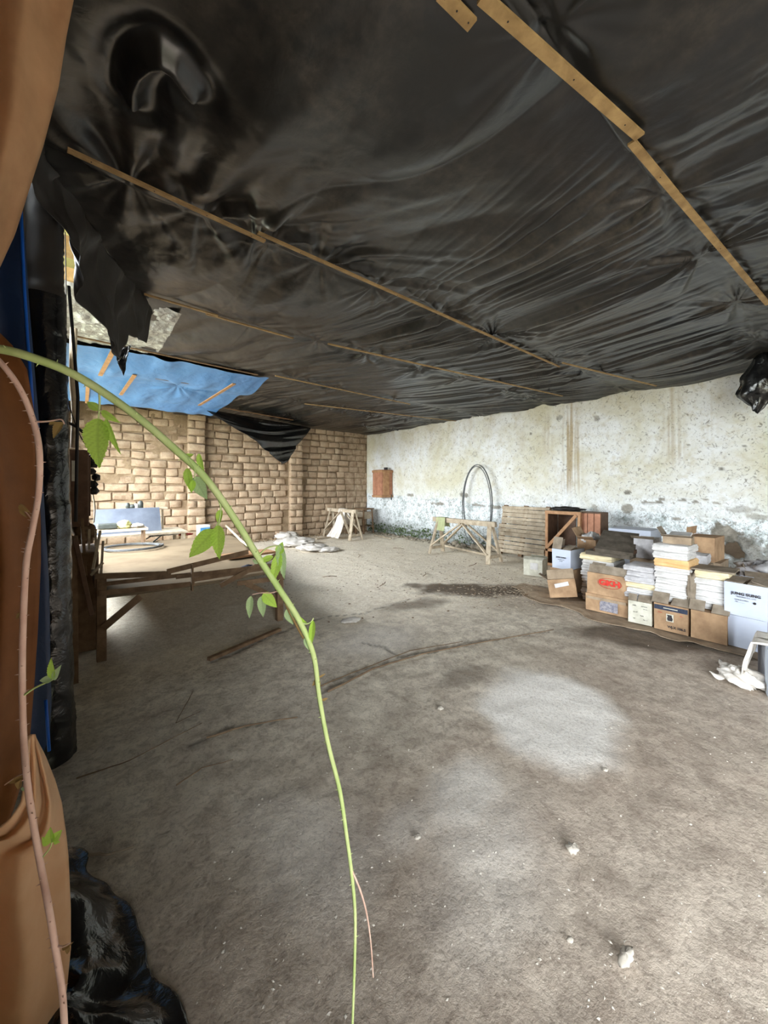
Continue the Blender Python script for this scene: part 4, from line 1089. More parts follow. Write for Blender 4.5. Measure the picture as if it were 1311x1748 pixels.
# stools in the far corner
def stool(c, w, h, label, ang=0):
    r = thing('stool', label, 'stool', (c[0], c[1], 0), ang)
    MB().box((0, 0, h - .02), (w, w, .04), None, .006).build('seat', M['bench_wood'], r)
    MB().box((0, 0, h * .72), (w * .7, w * .7, .22), None, .006).build('drawer_box', M['board'], r)
    for sx in (-1, 1):
        for sy in (-1, 1): MB().bar((sx * w * .38, sy * w * .38, h - .04), (sx * w * .46, sy * w * .46, .0), .035, .035).build('leg', M['bench_wood'], r)
        MB().bar((sx * w * .43, -w * .43, .22), (sx * w * .43, w * .43, .22), .025, .025).build('stretcher', M['bench_wood'], r)
stool((7.25, 9.95), .46, .80, 'taller weathered stool in the corner below the wall box', .1)
stool((6.95, 9.98), .0 + .40, .52, 'lower weathered stool in the corner beside the taller one', .2)

# rubble and moss along the wall foot
mb = MB(); rr = random.Random(21)
for k in range(170):
    b = rr.uniform(5.0, 10.2); d = abs(rr.gauss(0, .16)); s = rr.uniform(.02, .075) * (1.4 if 5.1 < b < 6.6 else .8)
    mb.rock((7.70 - d, b, s * .35), (s, s * rr.uniform(.7, 1.3), s * .7), k)
o = mb.build('rubble', M['rubble']); recenter(o); tag(o, 'grey rubble along the foot of the plaster wall', 'rubble', None, 'stuff')
mb = MB()
for k in range(420):
    b = rr.uniform(4.9, 10.3) ; b = b if rr.random() < .5 else rr.uniform(7.0, 10.3); d = abs(rr.gauss(0, .12)); s = rr.uniform(.02, .06); z = rr.uniform(0, .33) * max(0, 1 - d * 2)
    a_ = rr.uniform(0, 6.28); c = Vector((7.74 - d, b, z)); u_ = Vector((math.cos(a_) * .6 - .4, math.sin(a_), rr.uniform(.2, 1))).normalized() * s * 1.6; w_ = u_.cross(Vector((1, .3, .2))).normalized() * s * .5
    mb.add([c, c + u_ * .5 + w_, c + u_, c + u_ * .5 - w_], [(0, 1, 2, 3)])
o = mb.build('moss', M['moss']); recenter(o); tag(o, 'green moss and small weeds along the foot of the plaster wall', 'moss', None, 'stuff')
for k, (a_, b_, s) in enumerate([(7.35, 5.55, .13), (7.2, 6.05, .10), (7.45, 6.35, .12), (7.5, 5.2, .11), (7.05, 5.75, .07)]):
    o = MB().rock((a_, b_, s * .6), (s, s * 1.2, s * .8), 300 + k).build('broken_stone', M['rubble']); recenter(o)
    tag(o, ['largest', 'second', 'third', 'rightmost', 'smallest'][k] + ' broken stone in the rubble behind the larger sawhorse', 'stone', 'stones behind the larger sawhorse')
o = MB().bar((6.9, 5.0, .03), (7.1, 6.5, .05), .05, .04).build('fallen_timber', M['board']); recenter(o); tag(o, 'pale timber lying in the rubble behind the larger sawhorse', 'timber')
o = MB().bar(on_z(540, 921) + Vector((0, 0, .02)), on_z(566, 917) + Vector((0, 0, .02)), .06, .03).build('fallen_timber', M['board']); recenter(o); tag(o, 'pale timber on the floor left of the smaller sawhorse', 'timber')
p, q = on_z(640, 914), on_z(668, 920)
o = MB().bar(p + Vector((0, 0, .015)), q + Vector((0, 0, .015)), .06, .02).build('fallen_timber', M['board']); recenter(o); tag(o, 'short pale board on the floor right of the smaller sawhorse', 'timber')
# crumpled sheeting on the far floor
for k, (x, y, s) in enumerate([(505, 930, (.45, .40, .09)), (535, 938, (.35, .3, .06)), (490, 920, (.3, .3, .1)), (560, 940, (.28, .22, .04))]):
    p = on_z(x, y); crumple((p.x, p.y, s[2] * .9), s, 'crumpled_sheeting', ['largest heap', 'second heap', 'back heap', 'rightmost low heap'][k] + ' of crumpled white sheeting on the far floor', 'cloth_white', 'sheeting', 30 + k, n=18, group='crumpled white sheeting on the far floor')
p = on_z(600, 1060); crumple((p.x, p.y, .012), (.10, .07, .012), 'plastic_scrap', 'thin pinkish white scrap on the floor near the hanging bramble', 'cloth_white', 'scrap', 40)

# ================================================================== the cardboard boxes and paper packs
def text_mesh(s, size, name, mat, parent, loc, sx=1.0, bold=0.0):
    cu = bpy.data.curves.new(name, 'FONT'); cu.body = s; cu.size = size; cu.align_x = 'CENTER'; cu.align_y = 'CENTER'; cu.extrude = .0006; cu.offset = bold; cu.resolution_u = 3
    tmp = bpy.data.objects.new('tmp', cu); COL.objects.link(tmp)
    dg = bpy.context.evaluated_depsgraph_get(); me = bpy.data.meshes.new_from_object(tmp.evaluated_get(dg)); bpy.data.objects.remove(tmp)
    me.materials.clear(); me.materials.append(M[mat])
    co = np.empty(len(me.vertices) * 3); me.vertices.foreach_get('co', co); co = co.reshape(-1, 3)
    new = np.stack([-co[:, 2] , -co[:, 0] * sx, co[:, 1]], -1); me.vertices.foreach_set('co', new.ravel()); me.update()
    o = bpy.data.objects.new(name, me); COL.objects.link(o); o.parent = parent; o.location = loc
    return o
# local frame of a box: origin at the middle of its base, -X is the side that faces the camera, -Y the side to the right
def wavy_box(L, Wd, Hh, seed, amp=.004, top=True, n=6, bulge=.0):
    """box of size L (x) * Wd (y) * Hh with slightly dented faces"""
    mb = MB()
    faces = [((-1, 0, 0), 1, 2), ((1, 0, 0), 1, 2), ((0, -1, 0), 0, 2), ((0, 1, 0), 0, 2), ((0, 0, -1), 0, 1)] + ([((0, 0, 1), 0, 1)] if top else [])
    half = (L / 2, Wd / 2, Hh / 2)
    def disp(p, nrm):
        w = (1 - (abs(p[0]) / half[0]) ** 6) if not nrm[0] else 1
        w *= (1 - (abs(p[1]) / half[1]) ** 6) if not nrm[1] else 1
        w *= (1 - (abs(p[2]) / half[2]) ** 6) if not nrm[2] else 1
        d = amp * mnoise.noise(Vector(p) * 7 + Vector((seed * 3.1, 0, 0))) * 2 + bulge
        k = 1 + .02 * mnoise.noise(Vector((p[2] * 3, seed, 0)))
        q = Vector(p) + Vector(nrm) * d * w
        return (q.x * k, q.y * k, q.z + half[2])
    for nrm, u, v in faces:
        ax = [i for i in range(3) if nrm[i]][0]; P = np.zeros((n + 1, n + 1, 3))
        for i in range(n + 1):
            for j in range(n + 1):
                p = [0, 0, 0]; p[ax] = nrm[ax] * half[ax]; p[u] = (2 * j / n - 1) * half[u]; p[v] = (2 * i / n - 1) * half[v]; P[i, j] = disp(p, nrm)
        if (nrm[ax] > 0) != (ax != 1): P = P[::-1]
        mb.grid(P, smooth=False)
    return mb
def carton(name, c, ang, L, Wd, Hh, label, mat='card', flaps=None, seed=1, group=None, tilt=None, top='closed', flap_mat='card_dust', cat='box', amp=.004):
    """flaps: list of (side, from, to, length, angle) ; side f(ront) b(ack) l(eft) r(ight); angle 0 = closed flat, 90 = upright, 180 = hanging outside"""
    r = thing(name, label, cat, c, ang, group)
    if tilt: r.rotation_euler = (tilt[0], tilt[1], ang)
    wavy_box(L, Wd, Hh, seed, amp, top='closed' == top).build('body', M[mat], r)
    if top == 'open':
        mb = MB(); t = .006
        for sx in (-1, 1): mb.box((sx * (L / 2 - .016), 0, Hh / 2), (t, Wd - 2 * t, Hh - .004))
        for sy in (-1, 1): mb.box((0, sy * (Wd / 2 - .016), Hh / 2), (L - .03, t, Hh - .004))
        mb.build('inner_wall', M['card2'], r)
    for side, u0, u1, ln, an in (flaps or []):
        a = math.radians(an); c_, s_ = math.cos(a), math.sin(a)
        mb = MB(); t = .004; n = 5; P = []; 
        for i in range(n + 1):
            for j in range(n + 1):
                u = u0 + (u1 - u0) * j / n; v = ln * i / n; wob = .012 * mnoise.noise(Vector((u * 5, v * 8, seed))) * i / n
                inn, up = v * c_ + wob * s_, v * s_ + wob * c_ + .004
                if side == 'f': p = (-L / 2 + inn, u, Hh + up)
                elif side == 'b': p = (L / 2 - inn, u, Hh + up)
                elif side == 'l': p = (u, Wd / 2 - inn, Hh + up)
                else: p = (u, -Wd / 2 + inn, Hh + up)
                P.append(p)
        P = np.array(P).reshape(n + 1, n + 1, 3); mb.grid(P, False); o = mb.build('flap', M[flap_mat], r); o.modifiers.new('thickness', 'SOLIDIFY').thickness = t
    return r
def span(x0, x1, a):
    b0, b1 = on_a(x0, 900, a).y, on_a(x1, 900, a).y; return (b0 + b1) / 2, abs(b0 - b1)
def zy(x, y, a): return on_a(x, y, a).z
FA = 4.70                      # plane of the front row
# flattened cardboard under the row
mb = MB(); P = np.zeros((60, 14, 3)); rr = random.Random(9)
for i in range(60):
    b = .35 + 2.9 * i / 59; fr = 4.56 + .03 * math.sin(b * 2.3) + .04 * float(vn(b * 9, 0, 230)) + float(np.interp(b, [1.9, 2.1, 2.7, 3.2], [0, .2, .1, .5]))
    for j in range(14): P[i, j] = (fr + (5.4 - fr) * j / 13, b, .008 + .008 * float(vn(b * 6, j * .5, 231)) + (.012 * float(vn(b * 5, 0, 232)) ** 2 if j == 0 else 0))
o = MB().grid(P, False).build('flattened_cardboard', M['card2']); recenter(o); o.modifiers.new('thickness', 'SOLIDIFY').thickness = .006; tag(o, 'long flattened brown cardboard lying under the front row of boxes', 'cardboard')
G0 = .02
boxes = 'cardboard boxes in the front row'
# white pair at the right end
b_, w_ = span(1243, 1299, FA + .04); w_ = .30; b_ = .63
lower = carton('white_carton', (FA + .26, b_, G0), -.09, .42, w_, .285, 'white box on the floor at the right end of the row, under another', 'card_white', seed=2, group=boxes)
up = carton('white_carton', (FA + .25, b_ - .02, G0 + .29), -.13, .42, w_ + .01, .30, 'white printed box with dusty open flaps on top of the right-hand white box', 'card_white',
            [('f', -.15, -.01, .20, 12), ('f', .02, .15, .19, 7), ('r', -.2, .0, .12, 14)], 3, boxes, top='open')
text_mesh('JUNG SUNG', .034, 'printed_text', 'ink_black', up, (-.2185, .0, .205), 1.1, .0012)
text_mesh('TRADING CO., LTD', .016, 'printed_text', 'ink_black', up, (-.2185, .0, .178))
text_mesh('MADE IN KOREA', .013, 'printed_text', 'ink_black', up, (-.2185, .03, .15))
text_mesh('No. ______', .013, 'printed_text', 'ink_black', up, (-.2185, .04, .132))
MB().tube([(-.2185, -.06, .142), (-.2195, -.06, .142)], .011, 12).build('round_stamp', M['ink_black'], up)
# C4 plain brown
b_, w_ = span(1177, 1242, FA)
c4 = carton('brown_carton', (FA + .22, b_, G0), 0, .40, w_ - .012, .27, 'plain brown box with torn flaps next to the white pair', 'card', [('f', -.15, -.02, .11, 40), ('f', .03, .15, .10, 62), ('l', -.16, .1, .06, 100)], 4, boxes)
b4 = b_
# C3 brown with dark band
b_, w_ = span(1114, 1175, FA)
c3 = carton('brown_carton', (FA + .22, b_, G0), 0, .40, w_ - .014, .27, 'brown box with a dark blue printed band and a picture of a jug', 'card', [('f', .02, .165, .12, 55), ('f', -.16, -.0, .12, 30)], 5, boxes)
b3 = b_; w3 = w_
MB().box((-.2035, 0, .232), (.004, w_ - .02, .045)).build('printed_band', M['ink'], c3)
MB().box((-.2065, 0, .232), (.002, .12, .008)).build('band_lettering', M['card_cream'], c3)
MB().box((-.2035, .005, .14), (.003, .062, .075)).build('picture_panel', M['card_cream'], c3)
mb = MB(); mb.add([(-.2065, .005 + y, .14 + z) for y, z in [(-.02, -.03), (.018, -.03), (.024, -.008), (.017, .012), (.026, .03), (-.016, .03), (-.018, .012), (-.025, -.008)]], [tuple(range(8))]); mb.build('jug_picture', M['ink_black'], c3)
text_mesh('WJ.X 106.5', .032, 'printed_text', 'ink_black', c3, (-.2045, -.05, .048), 1.0, .0012)
text_mesh('Model', .014, 'printed_text', 'red_ink', c3, (-.2045, .09, .18)); text_mesh('Qty', .014, 'printed_text', 'red_ink', c3, (-.2045, -.09, .18))
# C2 white patterned
b_, w_ = span(1070, 1111, FA + .05)
c2 = carton('printed_carton', (FA + .22, b_, G0), .08, .36, w_ - .01, .235, 'small white box with faded grey print between two brown ones', 'card_cream', [('f', -.11, .02, .09, 45), ('f', .03, .11, .08, 60)], 6, boxes)
b2 = b_
for k, (y, z, s) in enumerate([(.05, .19, .016), (-.04, .19, .014), (-.05, .165, .012), (.04, .12, .02), (-.02, .09, .014), (.05, .05, .014), (-.05, .05, .016)]):
    text_mesh(['ZMD', 'OPTICAL', 'lens set', 'A-17', 'fragile', 'IIIII', 'No. 4'][k], s, 'printed_text', 'ink_black', c2, (-.1835, y, z))
# C1 two brown boxes with red print
b_, w_ = span(999, 1067, FA + .1)
c1 = carton('brown_carton', (FA + .32, b_, G0), .04, .40, w_ + .015, .20, 'lower brown box with clear and blue tape, left end of the front row', 'card', seed=7, group=boxes, amp=.008)
MB().box((-.204, -.03, .085), (.006, .19, .12), None, .002).build('printed_tape', M['tape'], c1)
MB().box((-.208, -.0, .155), (.006, w_ * .98, .03)).build('tape_strip', M['card2'], c1)
c1b = carton('brown_carton', (FA + .33, b_ - .005, G0 + .20), .03, .39, w_, .25, 'upper brown box with red oval lettering, on the taped box', 'card', [('f', -.2, .2, .10, 60), ('f', .05, .2, .17, 35)], 8, boxes, amp=.008)
b1 = b_
text_mesh('GKH', .085, 'red_lettering', 'red_ink', c1b, (-.1985, -.03, .15), 1.25, .005)
mb = MB(); pts = [(-.1985, -.03 + .125 * math.cos(a), .15 + .058 * math.sin(a)) for a in np.linspace(0, 2 * PI, 30)]; mb.tube(pts, .0022, 4, False); mb.build('red_oval', M['red_ink'], c1b)

# paper packs
def pack_mesh(L, Wd, Hh, seed):
    mb = wavy_box(L, Wd, Hh, seed, .007, True, 9, .004)
    vs = []
    for x, y, z in mb.v:
        q = Vector((x, y, z)); f = mnoise.noise(Vector((x * 14, y * 14, z * 30 + seed))) * .006 + .004 * math.sin(z * 190 + 5 * mnoise.noise(Vector((x * 5, y * 5, seed))))
        ex = 1 - .06 * (abs(z / Hh - .5) * 2) ** 3
        q = Vector((x * ex, y * ex, z)); d = Vector((x / L, y / Wd, 0)); q += d.normalized() * f if d.length > .3 else Vector((0, 0, f * .5))
        vs.append(tuple(q))
    mb.v = vs; return mb
PK = {}
def pack(c, ang, L, Wd, Hh, mat, label, group, seed):
    key = (mat, seed % 5)
    if key not in PK:
        mb = pack_mesh(1.0 * .30, .30, .07, seed % 5 + 1); me = bpy.data.meshes.new('paper_pack'); me.from_pydata(mb.v, [], mb.f); me.materials.append(M[mat]); PK[key] = me
    o = bpy.data.objects.new('paper_pack', PK[key]); COL.objects.link(o); o.location = c; o.rotation_euler = (0, 0, ang); o.scale = (L / .30, Wd / .30, Hh / .07)
    return tag(o, label, 'paper pack', group)
ORD = ['bottom', 'second', 'third', 'fourth', 'fifth', 'sixth', 'seventh', 'eighth', 'ninth']
def stack(a, b, z, W_, layers, where, group, L=.34, seed=0):
    rr = random.Random(seed); n = len(layers)
    for k, (h, mt) in enumerate(layers):
        kind = {'paper': 'white', 'paper_grey': 'greyish', 'paper_cream': 'cream', 'paper_orange': 'orange-brown', 'card_dark': 'dark dirty'}[mt]
        o = 'topmost' if k == n - 1 else (ORD[k] + (' from the bottom' if k else ''))
        pack((a + rr.uniform(-.012, .012), b + rr.uniform(-.012, .012), z), rr.uniform(-.05, .05), L * rr.uniform(.95, 1.03), W_ * rr.uniform(.95, 1.04), h, mt, f'{kind} paper pack, {o} in the {where}', group, seed * 7 + k)
        z += h
    return z
w, g_, cr_, og = 'paper', 'paper_grey', 'paper_cream', 'paper_orange'
_, ws = span(1112, 1174, FA + .06)
z2 = stack(FA + .28, b3 + .02, G0 + .275, ws, [(.062, w), (.06, w), (.058, w), (.064, w), (.06, w), (.058, w), (.085, og), (.07, w), (.075, w)], 'tallest stack (dark-banded box)', 'paper packs in the tallest stack', seed=1)
_, ws = span(1180, 1243, FA + .06)
z3 = stack(FA + .28, b4 - .0, G0 + .275, ws, [(.058, w), (.06, w), (.06, w), (.062, w), (.06, w), (.07, cr_)], 'stack on the plain brown box', 'paper packs on the plain brown box', seed=2)
_, ws = span(1060, 1111, FA + .1)
z1 = stack(FA + .30, b2 + .02, G0 + .24, ws * .97, [(.06, g_), (.055, w), (.06, cr_), (.065, g_), (.06, g_), (.06, g_)], 'stack on the small white box', 'paper packs on the small white box', seed=3)
b0, w0 = span(990, 1056, 5.25)
z0_ = stack(5.38, b0, G0, w0 * .8, [(.08, w), (.08, w), (.08, w), (.08, w), (.07, w), (.07, w), (.07, w), (.08, cr_)], 'stack behind the red-lettered box', 'paper packs behind the red-lettered box', L=.4, seed=4)

# second row, with what lies on top
def slab(c, s, ang, tilt, name, label, mat, cat, seed=0, bits=True):
    r = MB(); P = np.zeros((10, 10, 3))
    mb = wavy_box(s[0], s[1], s[2], seed, .006, True, 6); o = mb.build(name, M[mat]); o.location = c; o.rotation_euler = (tilt[0], tilt[1], ang); return tag(o, label, cat)
lid_a, lid_b = 5.42, span(1012, 1078, 5.3)[0]
slab((5.35, lid_b - .02, z0_ + .004), (.5, .50, .05), .0, (0, 0), 'dirty_cardboard', 'dirty dark cardboard layer on the cream packs, lower of two', 'card_dark', 'cardboard', 3)
slab((5.37, lid_b - .05, z0_ + .058), (.46, .44, .045), .12, (0, 0), 'broken_board', 'broken reddish brown board between two dirty cardboards', 'dark_wood', 'board', 4)
slab((5.32, lid_b - .06, z0_ + .14), (.52, .40, .05), .18, (.05, -.36), 'dirty_carton_lid', 'dark grey dust-covered carton lid lying tilted on the pile', 'card_dark', 'carton lid', 5)
hid = 'half-hidden boxes of the back row'
def back(name, x0, x1, ytop, ybot, a, L, label, mat, flaps=None, seed=0, ang=0.0, top='closed', tilt=None, z0=None, **k):
    b, w_ = span(x0, x1, a); xm = (x0 + x1) / 2; zt, zb = zy(xm, ytop, a), zy(xm, ybot, a)
    if z0 is not None: zb = z0
    return carton(name, (a + L / 2, b, zb), ang, L, w_, zt - zb, label, mat, flaps, seed, hid, tilt, top, **k), zt, zb
# open box with crumpled paper, on a plain support box
_, zt, zb = back('brown_carton', 985, 1014, 921, 942, 5.75, .36, 'open brown box holding crumpled paper, in front of the crate', 'orange_card' if 0 else 'card', [('l', -.18, .18, .17, 120), ('f', -.1, .1, .10, 150)], 11, .1, 'open', flap_mat='card')
bb, ww = span(985, 1014, 5.75)
crumple((5.93, bb, zt + .01), (.15, ww * .42, .07), 'crumpled_paper', 'crumpled white paper filling the open brown box before the crate', 'paper', 'paper', 50)
carton('brown_carton', (5.98, bb + .02, 0), 0, .42, ww + .06, zb - .002, 'brown box carrying the open box of crumpled paper', 'card2', seed=12, group=hid)
# white flap box at the left
wl_b, wl_w = span(943, 975, 5.35)
zb = zy(958, 971, 5.35); zt = zy(958, 938, 5.35)
wf = carton('white_carton', (5.35 + .2, wl_b, zb), -.03, .40, wl_w, zt - zb, 'white printed box with a raised flap at the left end of the pile', 'card_white', [('f', .0, wl_w / 2, .17, 70), ('f', -wl_w / 2, -.02, .17, 18), ('l', -.15, .15, .10, 85)], 13, hid, top='open')
text_mesh('JUNG SUNG', .026, 'printed_text', 'ink_black', wf, (-.2085, .0, .16), 1, .001); text_mesh('TRADING CO.', .015, 'printed_text', 'ink_black', wf, (-.2085, 0, .13)); text_mesh('KOREA', .015, 'printed_text', 'ink_black', wf, (-.2085, 0, .108))
carton('brown_carton', (5.55, wl_b + .01, 0), .0, .40, wl_w + .05, zb - .002, 'orange-brown box under the white flap box', 'card', seed=14, group=hid)
# open carton keeled over on the floor
oc = carton('open_carton', (5.10, 2.47, .03), .42, .30, .33, .23, 'open brown carton with a white label keeled over on the floor', 'card', [('f', -.16, .16, .13, 70), ('l', -.16, .16, .13, 140), ('b', -.16, .16, .12, 100)], 15, None, (-.16, .16), 'open', 'card2')
MB().box((-.156, .0, .16), (.003, .17, .05), Matrix.Rotation(-.15, 3, 'X')).build('paper_label', M['paper'], oc)
# small white box on its own
b_, w_ = span(890, 921, 5.98); zt = zy(905, 955, 5.98)
sw = carton('white_carton', (6.15, b_, .0), .25, .34, w_ * .92, zt, 'low stained white box on the floor apart from the pile', 'card_cream', [('f', -.16, .16, .12, 12), ('b', -.16, .1, .12, 20)], 16, None, flap_mat='card_cream')
MB().box((-.1745, -.02, zt * .6), (.003, .12, .11)).build('paper_label', M['paper'], sw)
# lilac-grey carton and white panel behind
lb, lw_ = span(1080, 1113, 5.3)
zb = zy(1096, 953, 5.3); zt = zy(1096, 920, 5.3)
carton('grey_carton', (5.47, lb, zb), .05, .32, lw_, zt - zb, 'greyish lilac carton behind the short stack of packs', 'paper_grey', [('f', -.12, .12, .07, 150)], 17, hid)
carton('brown_carton', (5.49, lb, 0), 0, .38, lw_ + .06, zb - .002, 'brown box under the greyish lilac carton', 'card2', seed=18, group=hid)
p = [on_a(1040, 903, 6.2), on_a(1110, 902, 6.2), on_a(1112, 926, 6.0), on_a(1068, 930, 6.0)]
b_, w_ = span(1040, 1112, 6.1)
carton('white_carton', (6.3, b_, 0), 0, .45, w_, zy(1080, 904, 6.1) - .0, 'large white carton standing behind the dark lid', 'card_white', seed=19, group=hid)
# brown box at the back right of the tall stack
b_, w_ = span(1172, 1222, 5.75); zt = zy(1197, 917, 5.75); zb = zy(1197, 958, 5.75)
carton('brown_carton', (5.95, b_, zb), -.05, .40, w_, zt - zb, 'big brown box behind the tall stack, with one side flap up', 'red_card' if 0 else 'card', [('l', -.18, .18, .10, 85)], 20, hid, flap_mat='card')
carton('brown_carton', (5.97, b_, 0), 0, .44, w_ + .08, zb - .002, 'brown box carrying the big brown box behind the tall stack', 'card2', seed=21, group=hid)
# thing on top of the tall stack: open grey carton with white papers
b_, w_ = b3 + .01, .30
gt = carton('flattened_carton', (FA + .34, b_, z2 + .004), .1, .24, .24, .075, 'small open grey-brown carton on top of the tallest stack', 'card2', [('f', -.13, .13, .06, 160), ('l', -.12, .12, .10, 120)], 22, None, top='open')
slab((FA + .33, b_ - .02, z2 + .09), (.20, .18, .02), .12, (0, -.1), 'paper_sheaf', 'white paper sheaf in the small carton on the tallest stack', 'paper', 'paper', 6)
# between tall stack and next: grey-white pack at the back
b_, w_ = span(1172, 1206, 5.35); zb = zy(1189, 963, 5.35)
carton('brown_carton', (5.46, b_, 0), 0, .26, w_ + .03, zb - .002, 'brown box hidden behind the two tall stacks', 'card2', seed=23, group=hid)
pack((5.46, b_, zb), .05, .26, w_, .10, 'paper_grey', 'grey-white paper pack lying behind the stack on the plain brown box', 'loose packs', 3)
# dusty sheet on top of third stack
slab((FA + .29, b4, z3 + .003), (.32, .33, .014), .03, (0, 0), 'dusty_card', 'dusty cardboard sheet covering the stack on the plain brown box', 'card_dust', 'cardboard', 7)
# rags and torn scraps between the stacks
crumple((FA + .13, (b3 + b4) / 2, G0 + .44), (.04, .035, .17), 'torn_paper', 'dirty torn paper stuffed between the two tallest stacks', 'card_dust', 'paper', 51)
# far right heap
b_, w_ = span(1270, 1330, 6.0)
carton('brown_carton', (6.2, b_ - .05, 0), .1, .45, w_, .46, 'brown box in the heap at the right edge of the picture', 'card', [('l', -.2, .2, .16, 120), ('f', -.2, .2, .14, 140)], 24, hid, top='open', flap_mat='card_dust')
crumple((6.15, b_ - .06, .54), (.22, .26, .10), 'grey_rag', 'grey rag heaped on the brown box at the right edge', 'paper_grey', 'rag', 52)
crumple((6.3, b_ - .20, .70), (.15, .14, .08), 'brown_rag', 'brown rag on top of the grey one at the right edge', 'card', 'rag', 53)
b_, w_ = span(1286, 1330, 5.2)
carton('brown_carton', (5.35, b_ - .08, 0), .0, .34, .34, .40, 'brown carton behind the white pair at the right edge', 'card2', [('l', -.15, .15, .12, 60)], 25, hid, flap_mat='card')
# white box with a cloth at the right edge
p = on_z(1326, 1190)
wb = carton('white_carton', (p.x + .16, p.y - .07, .004), .25, .40, .32, .34, 'white box cut by the right edge of the picture, under a cloth', 'card_white', seed=26)
text_mesh('No.3', .03, 'printed_text', 'ink_black', wb, (-.2035, .10, .06))
n, m_ = 26, 40; P = np.zeros((m_, n, 3))
for i in range(m_):
    v = i / (m_ - 1)
    for j in range(n):
        u = j / (n - 1); x = (1262 + 14 * math.sin(v * 5)) + (1330 - 1262) * u
        q0 = Vector((p.x + .10, p.y + .12, .352)); 
        # over the top, down the left side, out on the floor
        s = v * 1.05
        if s < .3: y_, z_ = .05 - (.3 - s), .36
        elif s < .62: y_, z_ = .05 + (s - .3) * .25, .36 - (s - .3) * 1.02
        else: y_, z_ = .13 + (s - .62) * .32, .05
        f = .03 * 1.5 * float(vn(u * 7, v * 6, 240)) * min(1, v * 3) + .02 * float(vn(u * 15, v * 9, 241))
        P[i, j] = (p.x - .02 + .34 * u + f * .8, p.y + .08 + y_ + .045 * float(vn(u * 5 + 3, v * 3, 242)) * v, max(.006, z_ + f * (1.0 if s > .3 else .3)))
o = MB().grid(P).build('draped_cloth', M['cloth_white']); recenter(o); o.modifiers.new('thickness', 'SOLIDIFY').thickness = .004; tag(o, 'dirty white cloth falling from the white box onto the floor at the right edge', 'cloth')
q = on_z(1270, 1168); crumple((q.x, q.y, .05), (.10, .13, .055), 'crumpled_rag', 'crumpled pinkish rag on the floor before the white box at the right edge', 'cloth_white', 'rag', 55, n=24)

# ================================================================== loose stones, chips and leaf litter
for k, (x, y, s, lb) in enumerate([(977, 1450, .020, 'pale angular stone in the middle of the right foreground floor'), (1068, 1634, .017, 'long tan stone at the bottom right of the floor'), (712, 1430, .013, 'pale stone left of the angular one'),
                    (973, 1605, .008, 'small white chip beside a twig at the bottom'), (752, 1210, .016, 'small pale stone left of the white dust patch'), (1033, 1315, .012, 'small stone below the white dust patch')]):
    p = on_z(x, y); crumple((p.x, p.y, s * .35), (s * (2.0 if k == 1 else 1.15), s, s * .5), 'stone', lb, 'stone', 'stone', 400 + k, n=9, group='loose stones on the floor')
def scatter(name, label, cat, n, fn, mat, smin, smax, flat, seed):
    rr = random.Random(seed); g = (1 + 5 ** .5) / 2; mb = MB()
    for k in range(n):
        x, y = fn(rr); 
        if not (0.02 < x < 7.7 and -1 < y < 10.45): continue
        s = smin + (smax - smin) * rr.random() ** 2.5; a = rr.uniform(0, 6.28); e = rr.uniform(.35, .9); zc = s * flat * .5
        c_, s_ = math.cos(a), math.sin(a)
        vs = [(x + c_ * s, y + s_ * s, zc), (x - s_ * s * e, y + c_ * s * e, zc * rr.uniform(.5, 1.6)), (x - c_ * s, y - s_ * s, zc), (x + s_ * s * e, y - c_ * s * e, zc * rr.uniform(.5, 1.6)), (x, y, zc + s * flat), (x, y, 0)]
        mb.add(vs, [(0, 1, 4), (1, 2, 4), (2, 3, 4), (3, 0, 4), (1, 0, 5), (2, 1, 5), (3, 2, 5), (0, 3, 5)])
    o = mb.build(name, M[mat]); recenter(o); tag(o, label, cat, None, 'stuff')
def gpx(x, y, sx, sy): return lambda rr: zpt(rr.gauss(x, sx), max(905, rr.gauss(y, sy)))
def multi(*fs): return lambda rr: rr.choice(fs)(rr)
def uni(rr): return zpt(rr.uniform(330, 1311), rr.uniform(1040, 1740))
def farf(rr): return rr.uniform(1.6, 7.6), rr.uniform(4.6, 10.3)
scatter('pebbles', 'small pale pebbles and chips strewn over the floor', 'pebbles', 1300, multi(uni, uni, farf), 'pebble', .0018, .008, .6, 1)
scatter('dark_chips', 'small dark chips strewn over the floor', 'chips', 700, multi(farf, farf), 'litter', .003, .016, .35, 2)
scatter('leaf_litter', 'dry leaf litter on the far part of the floor', 'leaf litter', 1100, multi(gpx(760, 990, 110, 28), gpx(640, 975, 70, 30), gpx(860, 985, 60, 22), gpx(780, 950, 90, 18)), 'litter', .006, .026, .3, 3)
scatter('straw', 'pale chips and straw on the far part of the floor', 'chips', 2600, multi(farf, gpx(650, 945, 90, 20), gpx(860, 1005, 60, 15)), 'board', .008, .03, .25, 4)
scatter('rubble_line', 'crumbled earth along the foot of the brick wall', 'rubble', 900, lambda rr: (rr.uniform(.4, 7.7), 10.42 - abs(rr.gauss(0, .16))), 'mortar', .012, .06, .7, 5)
# slender sticks among the litter
rr = random.Random(77)
spots = [(575, 985), (612, 952), (648, 1002), (690, 938), (722, 985), (758, 930), (800, 968), (846, 940)]
for k, (x, y) in enumerate(spots):
    p = on_z(x, y); a = rr.uniform(0, PI); L = rr.uniform(.15, .4)
    o = MB().tube([p + Vector((0, 0, .012)), p + Vector((math.cos(a) * L * .5, math.sin(a) * L * .5, .02)), p + Vector((math.cos(a + .2) * L, math.sin(a + .2) * L, .012))], .006, 5).build('twig', M['twig']); recenter(o)
    tag(o, ['leftmost', 'second', 'third', 'fourth', 'fifth', 'sixth', 'seventh', 'rightmost'][k] + ' dry twig from the left in the far floor litter', 'twig', 'twigs in the floor litter')

